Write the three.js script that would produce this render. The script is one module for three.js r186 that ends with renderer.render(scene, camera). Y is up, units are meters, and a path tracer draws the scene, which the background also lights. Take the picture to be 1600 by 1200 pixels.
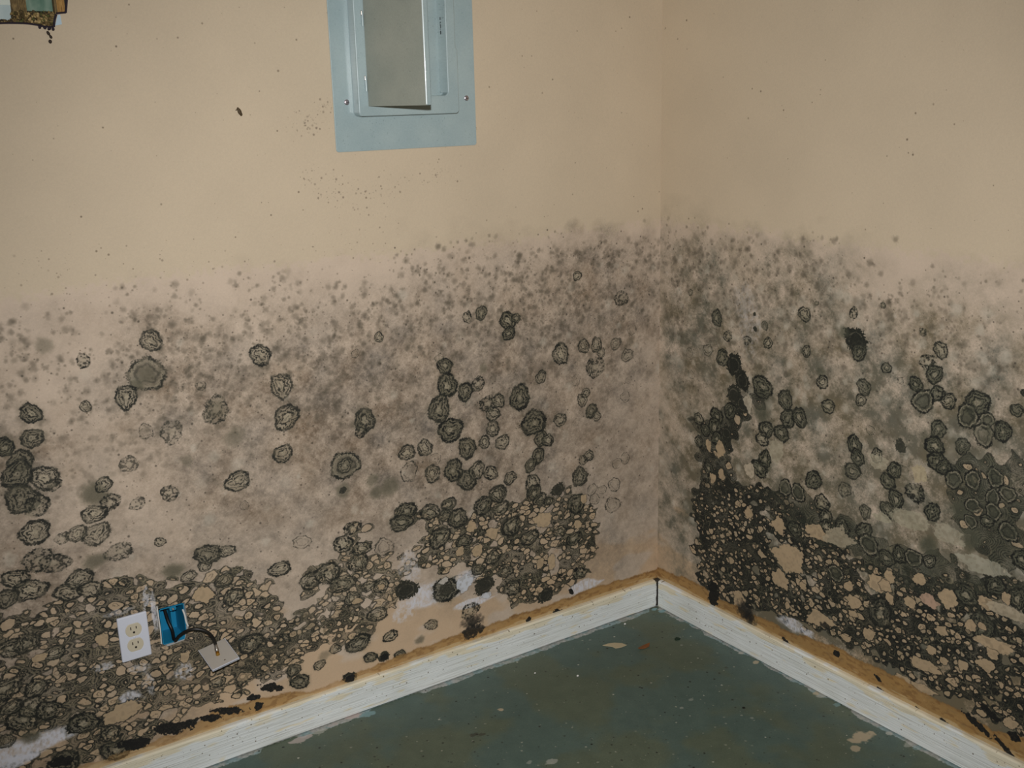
import * as THREE from 'three';
import { RoundedBoxGeometry } from 'three/addons/geometries/RoundedBoxGeometry.js';
import { mergeGeometries } from 'three/addons/utils/BufferGeometryUtils.js';

// ───────────────────────── camera, light, exposure ─────────────────────────
const scene = new THREE.Scene();
const FOCAL = 1718.5, RAD = Math.PI / 180;                     // pixels of a 1600x1200 frame
const EYE = new THREE.Vector3(-2.2353, 1.628, 2.5003);
const camera = new THREE.PerspectiveCamera(2 * Math.atan(600 / FOCAL) / RAD, 4 / 3, 0.05, 50);
const yaw = 33.922 * RAD, pitch = -14.646 * RAD, roll = -1.487 * RAD;
const FW = new THREE.Vector3(Math.sin(yaw) * Math.cos(pitch), Math.sin(pitch), -Math.cos(yaw) * Math.cos(pitch));
const r0 = new THREE.Vector3(Math.cos(yaw), 0, Math.sin(yaw)), u0 = new THREE.Vector3().crossVectors(r0, FW);
const RT = r0.clone().multiplyScalar(Math.cos(roll)).addScaledVector(u0, Math.sin(roll));
const UP = u0.clone().multiplyScalar(Math.cos(roll)).addScaledVector(r0, -Math.sin(roll));
camera.position.copy(EYE);
camera.quaternion.setFromRotationMatrix(new THREE.Matrix4().makeBasis(RT, UP, FW.clone().negate()));
camera.updateMatrixWorld();
scene.add(camera);

const renderer = new THREE.WebGLRenderer({ antialias: true });
renderer.toneMapping = THREE.LinearToneMapping;
renderer.toneMappingExposure = 1.0;
renderer.shadowMap.enabled = true;
renderer.shadowMap.type = THREE.PCFSoftShadowMap;

// the flash held a hand's breadth above the lens
const flash = new THREE.SpotLight(0xffffff, 20.2, 0, 43 * RAD, 1, 2);
flash.position.copy(EYE).add(new THREE.Vector3(0, 0.13, 0));
flash.target.position.copy(onLeft(880, 630));
flash.castShadow = true; flash.shadow.mapSize.set(2048, 2048); flash.shadow.radius = 1; flash.shadow.bias = -0.0005;
flash.name = 'camera_flash_light';
scene.add(flash, flash.target);

// ───────────────────────── pixel -> place ─────────────────────────
function ray(px, py) { return FW.clone().multiplyScalar(FOCAL).addScaledVector(RT, px - 800).addScaledVector(UP, 600 - py); }
function onLeft(px, py, z = 0) { const d = ray(px, py); return EYE.clone().addScaledVector(d, (z - EYE.z) / d.z); }
function onRight(px, py, x = 0) { const d = ray(px, py); return EYE.clone().addScaledVector(d, (x - EYE.x) / d.x); }
function onFloor(px, py, y = 0) { const d = ray(px, py); return EYE.clone().addScaledVector(d, (y - EYE.y) / d.y); }
const _v = new THREE.Vector3();
function toPixel(x, y, z) { _v.set(x, y, z).sub(EYE); const k = FOCAL / _v.dot(FW); return [800 + k * _v.dot(RT), 600 - k * _v.dot(UP)]; }

// ───────────────────────── noise ─────────────────────────
function rng(seed) { let a = seed >>> 0; return () => { a = (a + 0x6D2B79F5) | 0; let t = Math.imul(a ^ (a >>> 15), 1 | a); t = (t + Math.imul(t ^ (t >>> 7), 61 | t)) ^ t; return ((t ^ (t >>> 14)) >>> 0) / 4294967296; }; }
const PERM = new Uint16Array(1024), VAL = new Float32Array(512);
{ const r = rng(77); const p = [...Array(512).keys()]; for (let i = 511; i > 0; i--) { const j = Math.floor(r() * (i + 1)); [p[i], p[j]] = [p[j], p[i]]; } for (let i = 0; i < 1024; i++) PERM[i] = p[i & 511]; for (let i = 0; i < 512; i++) VAL[i] = r(); }
let SHIFT = 0;   // another stretch of the same noise for another wall
function vn(x, y, s = 0) {
  const ix = Math.floor(x), iy = Math.floor(y); let fx = x - ix, fy = y - iy;
  fx = fx * fx * (3 - 2 * fx); fy = fy * fy * (3 - 2 * fy);
  const X = ix + s * 57 + SHIFT & 511, X1 = ix + 1 + s * 57 + SHIFT & 511, Y = iy + s * 131 & 511, Y1 = iy + 1 + s * 131 & 511;
  const a = VAL[PERM[PERM[X] + Y]], b = VAL[PERM[PERM[X1] + Y]], c = VAL[PERM[PERM[X] + Y1]], d = VAL[PERM[PERM[X1] + Y1]];
  return a + (b - a) * fx + (c - a) * fy + (a - b - c + d) * fx * fy;
}
function fbm(x, y, s = 0, o = 3) { let v = 0, a = 0.5, n = 0; for (let i = 0; i < o; i++) { v += a * vn(x, y, s + i * 7); n += a; a *= 0.5; x *= 2.03; y *= 2.03; } return v / n; }
const cl = (v, a = 0, b = 1) => v < a ? a : v > b ? b : v;
const ss = (a, b, v) => { const t = cl((v - a) / (b - a)); return t * t * (3 - 2 * t); };

// a picture of a surface in its own millimetres: colour (0..255) and relief (0..1)
class Sheet {
  constructor(w, h, W, H) { this.w = w; this.h = h; this.W = W; this.H = H; this.c = new Float32Array(w * h * 3); this.z = new Float32Array(w * h).fill(0.5); this.kx = w / W; this.ky = h / H; }
  each(x0, y0, x1, y1, fn) {   // fn(mm x, mm y, index)
    const i0 = Math.max(0, Math.floor(x0 * this.kx)), i1 = Math.min(this.w - 1, Math.ceil(x1 * this.kx)), j0 = Math.max(0, Math.floor(y0 * this.ky)), j1 = Math.min(this.h - 1, Math.ceil(y1 * this.ky));
    for (let j = j0; j <= j1; j++) { const y = (j + 0.5) / this.ky; for (let i = i0; i <= i1; i++) fn((i + 0.5) / this.kx, y, j * this.w + i); }
  }
  all(fn) { this.each(0, 0, this.W, this.H, fn); }
  mix(i, r, g, b, a) { const c = this.c; i *= 3; c[i] += (r - c[i]) * a; c[i + 1] += (g - c[i + 1]) * a; c[i + 2] += (b - c[i + 2]) * a; }
  colour() {
    const d = new Uint8Array(this.w * this.h * 4);
    for (let i = 0, n = this.w * this.h; i < n; i++) { for (let k = 0; k < 3; k++) d[i * 4 + k] = cl(this.c[i * 3 + k] + 0.5, 0, 255); d[i * 4 + 3] = 255; }
    return tex(d, this.w, this.h, true);
  }
  relief() { const d = new Uint8Array(this.w * this.h * 4); for (let i = 0, n = this.w * this.h; i < n; i++) { const v = cl(this.z[i] * 255, 0, 255); d[i * 4] = d[i * 4 + 1] = d[i * 4 + 2] = v; d[i * 4 + 3] = 255; } return tex(d, this.w, this.h, false); }
}
function tex(d, w, h, srgb) {
  const t = new THREE.DataTexture(d, w, h, THREE.RGBAFormat); t.magFilter = THREE.LinearFilter; t.minFilter = THREE.LinearMipmapLinearFilter; t.generateMipmaps = true;
  t.wrapS = t.wrapT = THREE.MirroredRepeatWrapping; if (srgb) t.colorSpace = THREE.SRGBColorSpace; t.anisotropy = 8; t.needsUpdate = true; return t;
}

// ───────────────────────── the mould ─────────────────────────
// surveys of the stains, read off the photograph as pixels; every mark is then drawn on the wall in millimetres
const BASE = [200, 182, 156], DARK = [19, 20, 15];
class MouldWall {
  constructor(w, h, W, H, toWall, toPx, survey) {
    this.s = new Sheet(w, h, W, H); this.toWall = toWall; this.toPx = toPx; this.v = survey; this.rand = rng(survey.seed);
  }
  at(px, py) { const a = this.toWall(px, py), b = this.toWall(px, py + 1); return [a[0], a[1], Math.abs(a[1] - b[1])]; }   // mm, mm, mm per pixel
  field(g, px, py) {   // bilinear look-up in a coarse survey of digits
    const fx = cl((px - g.x0) / g.dx, 0, g.rows[0].length - 1.001), fy = cl((py - g.y0) / g.dy, 0, g.rows.length - 1.001), i = Math.floor(fx), j = Math.floor(fy), u = fx - i, v = fy - j;
    const q = (a, b) => g.rows[b].charCodeAt(a) - 48;
    return (q(i, j) * (1 - u) + q(i + 1, j) * u) * (1 - v) + (q(i, j + 1) * (1 - u) + q(i + 1, j + 1) * u) * v;
  }
  ground() {
    const { s, v } = this;
    s.all((x, y, i) => {
      const n = fbm(x / 160, y / 160, 1, 3) - 0.5, g = vn(x / 2.2, y / 2.2, 5) - 0.5;
      let r = BASE[0], G = BASE[1], b = BASE[2];
      // below the old water line the paint has bleached
      const line = 1258 + (fbm(x / 90, 3, 2, 2) - 0.5) * 26 - y, wet = ss(-6, 22, line + (vn(x / 9, y / 9, 3) - 0.5) * 30);
      r += 3 * wet; G += 1 * wet; b += 6 * wet;
      const tan = y < 460 ? ss(0.42, 0.6, fbm(x / 120, y / 60, 21, 3) + ss(420, 120, y) * 0.5 - 0.32) : 0;
      r -= 3 * tan; G -= 11 * tan; b -= 21 * tan;
      const k = 1 + n * 0.045 + g * 0.025;
      s.c[i * 3] = r * k; s.c[i * 3 + 1] = G * k; s.c[i * 3 + 2] = b * k;
      s.z[i] = 0.5 + (vn(x / 3.1, y / 3.1, 9) - 0.5) * 0.1 + (vn(x / 7, y / 7, 11) - 0.5) * 0.08;
    });
    // fly specks over the clean paint
    for (let k = 0; k < v.specks; k++) { const x = this.rand() * s.W, y = 250 + this.rand() * (s.H - 250), r = 0.6 + this.rand() ** 4 * 2.2; this.dot(x, y, r, [96, 82, 66], 0.35 + this.rand() * 0.4); }
    for (const [px, py, spread, count] of v.speckTrails || []) for (let k = 0; k < count; k++) { const [x, y, m] = this.at(px + (this.rand() + this.rand() - 1) * spread, py + (this.rand() + this.rand() - 1) * spread * 0.6); this.dot(x, y, 0.7 + this.rand() ** 3 * 2.2, [104, 90, 76], 0.2 + this.rand() * 0.4); }
  }
  dot(x, y, r, c, a) { this.s.each(x - r * 1.6, y - r * 1.6, x + r * 1.6, y + r * 1.6, (X, Y, i) => { const d = Math.hypot(X - x, Y - y) / r; this.s.mix(i, c[0], c[1], c[2], a * ss(1.4, 0.5, d)); }); }
  haze() {
    const { s, v } = this, H = this.hz = new Float32Array(s.w * s.h);
    s.each(0, 0, s.W, 1340, (x, y, i) => {
      const [px, py] = this.toPx(x, y); const w1 = (fbm(x / 55, y / 55, 31, 3) - 0.5) * 70, w2 = (fbm(x / 55, y / 55, 41, 3) - 0.5) * 70;
      H[i] = this.field(v.haze, px + w1, py + w2) / 9;
    });
    s.each(0, 0, s.W, 1340, (x, y, i) => {
      const h = H[i]; if (h < 0.01) return;
      const c = fbm(x / 38, y / 38, 51, 4), m = fbm(x / 10, y / 10, 61, 3), f = vn(x / 2.6, y / 2.6, 71), g = vn(x / 1.3, y / 1.3, 75);
      let a = h * (1.05 + (c - 0.5) * v.patch) * (0.72 + 0.85 * (m - 0.35)) + h * (f - 0.5) * 0.28 + h * (g - 0.5) * 0.3;
      a = cl(a * v.hazeGain * (1 - 0.32 * ss(900, 1130, y)) + h * 0.06 + h * (vn(x / 1.9, y / 1.9, 77) - 0.5) * 0.34 + h * (vn(x / 4.2, y / 4.2, 78) - 0.5) * 0.3, 0, 0.88);
      const k = v.hazeColour, w = 0.5 + fbm(x / 70, y / 70, 81, 2) - 0.5;
      s.mix(i, k[0] + 14 * (w - 0.5), k[1], k[2] - 14 * (w - 0.5), a);
    });
    // pin-head spots: the young fringe of the growth
    const spots = v.spots; let n = 0;
    for (let t = 0; t < spots * 9 && n < spots; t++) {
      const x = this.rand() * s.W, y = 380 + this.rand() * 900, [px, py] = this.toPx(x, y), h = this.field(v.haze, px + (fbm(x / 45, y / 45, 33, 3) - 0.5) * 90, py - 14 + (fbm(x / 45, y / 45, 43, 3) - 0.5) * 60) / 9;
      const up = ss(640, 1120, y), clump = ss(0.4, 0.62, fbm(x / 28, y / 28, 91, 3));
      if (this.rand() > h * 2.3 * (0.16 + up) * (0.06 + 1.4 * clump)) continue; n++;
      const r = 1.8 + this.rand() ** 2.2 * 6.2, a = (0.12 + this.rand() * 0.32) * (0.4 + up * 0.65);
      this.blot(x, y, r * 1.25, [84, 76, 62], a, 1.0);
    }
    for (let t = 0; t < spots * 0.5; t++) { const x = this.rand() * s.W, y = 380 + this.rand() * 900, [px, py] = this.toPx(x, y); if (this.rand() < this.field(v.haze, px, py) / 6) this.dot(x, y, 0.8 + this.rand() ** 4 * 2.2, [52, 46, 38], 0.55); }
    for (let t = 0; t < v.pale; t++) { const x = this.rand() * s.W, y = 300 + this.rand() * 850, [px, py] = this.toPx(x, y); if (this.rand() < this.field(v.haze, px, py) / 8) this.blot(x, y, 5 + this.rand() * 13, [196, 187, 170], 0.12 + this.rand() * 0.34, 0.9); }
  }
  blot(x, y, r, c, a, soft) {
    const sd = this.rand() * 90; this.s.each(x - r * 1.9, y - r * 1.9, x + r * 1.9, y + r * 1.9, (X, Y, i) => {
      const d = Math.hypot(X - x, Y - y) / r * (0.7 + 0.6 * vn((X - x) / r * 1.6 + sd, (Y - y) / r * 1.6 + sd, 3)); this.s.mix(i, c[0], c[1], c[2], a * ss(1 + soft * 0.4, 1 - soft * 0.8, d));
    });
  }
  // crowded growth: each site keeps a bare middle inside dark ripples that meet the neighbours' ripples
  crowd() {
    const { s, v } = this;
    for (const z of v.crowds) {
      const poly = z.p.map(([a, b]) => this.at(a, b)), xs = poly.map(q => q[0]), ys = poly.map(q => q[1]), d = z.d;
      const X0 = Math.min(...xs) - d * 2, X1 = Math.max(...xs) + d * 2, Y0 = Math.min(...ys) - d * 2, Y1 = Math.max(...ys) + d * 2;
      const nx = Math.ceil((X1 - X0) / d), ny = Math.ceil((Y1 - Y0) / d), S = new Array(nx * ny), R = rng(z.seed || 5);
      const bare = (z.bare || []).concat(v.bare || []).map(([a, b, rx, ry]) => { const q = this.at(a, b); return [q[0], q[1], rx * q[2] * (v.wide || 1), ry * q[2]]; });
      const inside = (x, y) => { let c = false, m = 1e9; for (let i = 0, j = poly.length - 1; i < poly.length; j = i++) { const [ax, ay] = poly[i], [bx, by] = poly[j]; if ((ay > y) !== (by > y) && x < (bx - ax) * (y - ay) / (by - ay) + ax) c = !c; const t = cl(((x - ax) * (bx - ax) + (y - ay) * (by - ay)) / ((bx - ax) ** 2 + (by - ay) ** 2)); m = Math.min(m, Math.hypot(x - ax - (bx - ax) * t, y - ay - (by - ay) * t)); } return c ? m : -m; };
      for (let j = 0; j < ny; j++) for (let i = 0; i < nx; i++) {
        const x = X0 + (i + 0.5 + (R() - 0.5) * 0.95) * d, y = Y0 + (j + 0.5 + (R() - 0.5) * 0.95) * d, q = inside(x, y), e = R(), f = R(), g = R(), big = R() < z.big;
        const hole = bare.some(([bx, by, rx, ry]) => ((x - bx) / rx) ** 2 + ((y - by) / ry) ** 2 < 1);
        const on = !hole && q + (R() - 0.5) * z.fray + (fbm(x / 60, y / 60, 17, 2) - 0.5) * z.fray * 1.6 > 0 && e < z.full, w = 0.75 + f * f * 0.7;
        S[j * nx + i] = { x, y, on, skip: R() < 0.16, w, rho: d * w * (g < z.solid ? 0.05 + R() * 0.08 : big ? 0.6 : (0.2 + R() * 0.2) * z.open), lam: 4 + R() * 2.4, a: z.a * (0.8 + R() * 0.25), t: R(), line: R() < 0.35 };
      }
      s.each(X0, Y0, X1, Y1, (x, y, i) => {
        const wx = x + (vn(x / (d * 0.8), y / (d * 0.8), 13) - 0.5) * d * 0.5 + (vn(x / 3.5, y / 3.5, 14) - 0.5) * 2.4, wy = y + (vn(x / (d * 0.8), y / (d * 0.8), 15) - 0.5) * d * 0.5 + (vn(x / 3.5, y / 3.5, 16) - 0.5) * 2.4;
        const ci = Math.floor((wx - X0) / d), cj = Math.floor((wy - Y0) / d); let f1 = 1e9, f2 = 1e9, A = null, B = null;
        for (let jj = cj - 2; jj <= cj + 2; jj++) for (let ii = ci - 2; ii <= ci + 2; ii++) {
          if (ii < 0 || jj < 0 || ii >= nx || jj >= ny) continue; const q = S[jj * nx + ii]; if (q.skip) continue; const D = Math.hypot((wx - q.x) / z.asp, (wy - q.y) * 1.1) / q.w;
          if (D < f1) { f2 = f1; B = A; f1 = D; A = q; } else if (D < f2) { f2 = D; B = q; }
        }
        if (!A) return; const e = (f2 - f1) * A.w * 0.55;   // mm to the seam with the next growth
        if (!A.on) { if (B && B.on && e < 2.2) s.mix(i, DARK[0], DARK[1], DARK[2], B.a * ss(2.2, 0.6, e) * 0.85); return; }
        const D = f1 * A.w, grain = vn(x / 1.7, y / 1.7, 19), m = z.tone, dense = 0.55 + 0.6 * ss(0.34, 0.62, fbm(x / 55, y / 45, 29, 3)) * (z.k > 1 ? 0.75 : 1) + (z.k > 1 ? 0.2 : 0), inn = Math.min(A.rho - D, e - 0.6);
        if (inn > 0) {   // bare paint in the middle, some with a dark pip
          s.mix(i, BASE[0] - 14, BASE[1] - 22, BASE[2] - 29, (0.62 + 0.3 * A.t) * A.a); if (A.t > 0.62) s.mix(i, 54, 48, 36, ss(1.6, 0.2, Math.abs(D - A.rho * 0.32)) * 0.7 * A.a * ss(0.3, 0.6, grain));
          s.mix(i, DARK[0], DARK[1], DARK[2], A.a * ss(1.1, 0.1, inn)); return;
        }
        const out = D - A.rho, rip = 0.5 + 0.5 * Math.cos(out / A.lam * 6.283), first = ss(3.6, 1.8, out);
        s.mix(i, m[0] + (A.t - 0.5) * 24, m[1] + (A.t - 0.5) * 22, m[2] + (A.t - 0.5) * 16, A.a * cl((0.7 + 0.25 * grain) * dense));
        let k = A.a * Math.max(first, (0.2 + 0.8 * ss(0.45, 0.85, rip)) * (0.45 + 0.8 * grain) * dense) * z.k; if (B && !B.on) k *= 0.85; k = cl(k, 0, 0.96);
        s.mix(i, DARK[0], DARK[1], DARK[2], k); if (A.line && e < 1.1) s.mix(i, 150, 138, 108, 0.55 * ss(1.1, 0.4, e) * A.a); s.z[i] += 0.12 * k;
      });
    }
  }
  // single colonies: [x, y, radius, kind, strength] in pixels
  colony(px, py, pr, kind = 0, st = 0.8) {
    const { s } = this, [x, y, m] = this.at(px, py), r = pr * m * 1.02, R = this.rand, sd = R() * 200, n = 2 + Math.floor(R() * 0.7 + pr / 19), ox = (R() - 0.5) * 0.2, oy = (R() - 0.5) * 0.2, core = 0.17 + R() * 0.16, cut = R() * 6.28, f2 = R() * 6.28, f3 = R() * 6.28, f5 = R() * 6.28, asp = this.v.squash ? 1 + 0.4 * ss(700, 880, py) : 1;
    s.each(x - r * 1.7, y - r * 1.7, x + r * 1.7, y + r * 1.7, (X, Y, i) => {
      const u = (X - x) / r, v = (Y - y) / r * asp, d0 = Math.hypot(u, v) + 1e-6, th = Math.atan2(v, u), l = 0.3 * Math.cos(2 * th + f2) + 0.2 * Math.cos(3 * th + f3) + 0.14 * Math.cos(5 * th + f5) + 0.1 * Math.cos(8 * th + f3 * 2) + 0.35 * (fbm(X / 9 + sd, Y / 9, 2, 2) - 0.5), fz = fbm(X / 3.4 + sd, Y / 3.4, 4, 2) - 0.5, ff = vn(X / 1.4, Y / 1.4 + sd, 6) - 0.5;
      const d = d0 * (1 + l * 0.27) + fz * (kind === 3 ? 0.5 : 0.2) + ff * 0.08;
      if (d > 1.5) return;
      const di = Math.hypot(u - ox * (1 - d0), v - oy * (1 - d0)) * (1 + l * 0.5) + fz * 0.12, gap = ss(0.3, 0.6, 0.6 * vn(u * 3 + sd, v * 3 - sd, 8) + 0.4 * vn(X / 2.6, Y / 2.6, 18)), halo = ss(1.45, 0.85, d), ring = ss(0.4, 0.85, 0.5 + 0.5 * Math.cos((di ** 1.3 * n + 0.08 + fz * 0.5) * 6.283 + l * 3)), edge = ss(0.15, 0.04, Math.abs(d - 0.92)), disc = ss(1.02, 0.94, d);
      let k = 0, tone = 0, pale = 0;
      if (kind === 0) { tone = disc * 0.3 + halo * 0.16; k = Math.max(edge * (0.5 + 0.5 * gap), ring * disc * (0.3 + 0.7 * gap)); pale = Math.max(ss(core + 0.05, core - 0.08, di) * 0.8, (1 - ring) * disc * 0.22 * (1 - edge)); }
      else if (kind === 1) { tone = disc * 0.5 + halo * 0.3; k = Math.max(edge * (0.6 + 0.4 * gap), disc * (0.12 + 0.88 * ring * (0.45 + 0.55 * gap))); pale = Math.max(ss(core + 0.02, core - 0.1, di) * 0.7, (1 - ring) * disc * 0.1 * (1 - edge)); }
      else if (kind === 2) { tone = ss(1.2, 0.45, d) * (0.75 + ff * 0.3); k = ss(1.1, 0.2, d) * 0.16; }
      else if (kind === 3) { tone = disc; k = disc * (0.8 + 0.25 * (fz + ff)); const rim = ss(0.07, 0.01, Math.abs(di - 0.62 - l * 0.3)) * gap; pale = rim * 0.35; }
      else if (kind === 4) { tone = disc * 0.1; k = ss(0.09, 0.02, Math.abs(d - 0.9)) * (0.15 + 0.6 * gap) + ss(0.07, 0.02, Math.abs(di - 0.55)) * gap * 0.35; }
      else if (kind === 5) { tone = disc * 0.3; const sp = 0.85 * ss(0.48, 0.74, 0.6 * vn(X / 4, Y / 4, 12) + 0.4 * vn(X / 2, Y / 2, 22) + (0.5 + 0.5 * Math.cos(Math.atan2(v, u) + cut)) * 0.12); k = disc * ss(0.1, 0.4, di) * sp * 0.95 + edge * gap * 0.45; pale = ss(0.34, 0.2, di) * 0.5; }
      else { tone = disc * 0.6 + halo * 0.12; k = edge * (0.35 + 0.6 * gap) + disc * 0.18 * (0.5 + gap) + ss(0.1, 0.02, Math.abs(di - 0.52)) * 0.4; pale = ss(0.1, 0.03, Math.abs(d - 0.78)) * 0.5 * (0.3 + gap); }
      s.mix(i, this.v.mid[0], this.v.mid[1], this.v.mid[2], cl(tone * st)); s.mix(i, DARK[0], DARK[1], DARK[2], cl(k * st)); if (pale) s.mix(i, 186, 172, 146, cl(pale * st * (kind === 3 ? 1 : 0.9))); s.z[i] += 0.16 * cl(k * st);
    });
  }
  // bare patches of paint with a ragged dark rim: [x, y, rx, ry, rim]
  bald(px, py, rx, ry, rim = 0.7, c = null, a = 0.9) {
    const { s } = this, [x, y, m] = this.at(px, py), ax = rx * m * (this.v.wide || 1), ay = ry * m, sd = this.rand() * 100, k = c || [BASE[0] - 11, BASE[1] - 19, BASE[2] - 27];
    s.each(x - ax * 1.6, y - ay * 1.6, x + ax * 1.6, y + ay * 1.6, (X, Y, i) => {
      const u = (X - x) / ax, v = (Y - y) / ay, e = Math.hypot(u, v) + 1e-6, d = e * (1.08 + (fbm(u / e * 1.3 + sd, v / e * 1.3 + sd, 5, 3) - 0.5) * 1.1) + (fbm(X / 5, Y / 5, 4, 2) - 0.5) * 0.3;
      if (d > 1.3) return; s.mix(i, DARK[0], DARK[1], DARK[2], rim * ss(1.18, 1.02, d)); s.mix(i, k[0], k[1], k[2], a * ss(1.02, 0.94, d)); s.mix(i, 110, 98, 78, 0.4 * ss(0.5, 0.75, vn(X / 7, Y / 7, 23)) * ss(1.0, 0.8, d) * (rim > 0.3 ? 0.4 : 0.6));
    });
  }
  // streaky whitewash left by scraping
  white(px, py, rx, ry, a = 0.8) {
    const { s } = this, [x, y, m] = this.at(px, py), ax = rx * m, ay = ry * m, sd = this.rand() * 100;
    s.each(x - ax * 1.5, y - ay * 1.5, x + ax * 1.5, y + ay * 1.5, (X, Y, i) => {
      const u = (X - x) / ax, v = (Y - y) / ay, d = Math.hypot(u, v) + (fbm(u * 1.5 + sd, v * 1.5 + sd, 6, 4) - 0.5) * 1.1; s.mix(i, 214, 213, 220, a * ss(1.0, 0.6, d) * cl(0.25 + 1.1 * fbm(X / 5, Y / 8, 8, 3)) * (a < 0.8 ? ss(0.3, 0.55, fbm(X / 7, Y / 7, 28, 3)) : 1));
    });
  }
  black(px, py, rx, ry, tilt = 0, soft = 0) {
    const { s } = this, [x, y, m] = this.at(px, py), ax = rx * m * (this.v.wide || 1), ay = ry * m, c = Math.cos(tilt), q = Math.sin(tilt), sd = this.rand() * 100, R = Math.max(ax, ay) * 1.7;
    s.each(x - R, y - R, x + R, y + R, (X, Y, i) => {
      const dx = X - x, dy = Y - y, u = (dx * c + dy * q) / ax, v = (-dx * q + dy * c) / ay, d = Math.hypot(u, v) + (fbm(X / 9 + sd, Y / 9 + sd, 6, 4) - 0.5) * 1.2;
      if (d > 1.4) return; s.mix(i, 17, 16, 13, (soft ? 0.75 : 0.95) * ss(1.0 + soft * 0.35, 0.9 - soft * 0.6, d) * (0.85 + 0.3 * vn(X / 2.4, Y / 2.4, 9)));
    });
  }
  rust() {
    const { s, v } = this, k = v.rust.map(([px, py, a]) => { const q = this.at(px, py); return [q[0], q[1], a]; }).sort((a, b) => a[0] - b[0]);
    s.each(0, 0, s.W, 240, (x, y, i) => {
      let j = 0; while (j < k.length - 2 && k[j + 1][0] < x) j++; const t = cl((x - k[j][0]) / (k[j + 1][0] - k[j][0])), top = k[j][1] + (k[j + 1][1] - k[j][1]) * t, a = k[j][2] + (k[j + 1][2] - k[j][2]) * t;
      const e = top + (fbm(x / 30, 1, 3, 3) - 0.5) * 14 + (vn(x / 4, y / 4, 5) - 0.5) * 3.5 - y;
      const n = fbm(x / 22, y / 12, 14, 4), b = ss(-2, 3, e) * a * cl(0.68 + 0.8 * n);
      s.mix(i, 166, 126, 70, cl(b * 0.95)); s.mix(i, 108, 74, 40, cl(b * ss(0.5, 0.72, fbm(x / 14, y / 7, 25, 3)) * 0.42 + ss(7, 0, Math.abs(e - 2)) * a * 0.3));
      const cream = y < 108 ? ss(0.42, 0.6, fbm(x / 60, y / 9, 35, 3) + ss(108, 93, y) * 0.45 - 0.28) : 0; s.mix(i, 200, 178, 138, cream * 0.6);
    });
  }
  build() {
    this.ground(); this.haze(); this.crowd(); const v = this.v;
    for (const q of v.whites) this.white(...q);
    for (const q of v.colonies) this.colony(...q);
    for (const q of v.balds) this.bald(...q);
    this.rust();
    for (const q of v.blacks) this.black(...q);
    return this.s;
  }
}
const LW = 2200, LH = 2050, RW = 1500, RH = 2050;   // mm of wall drawn
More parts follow.
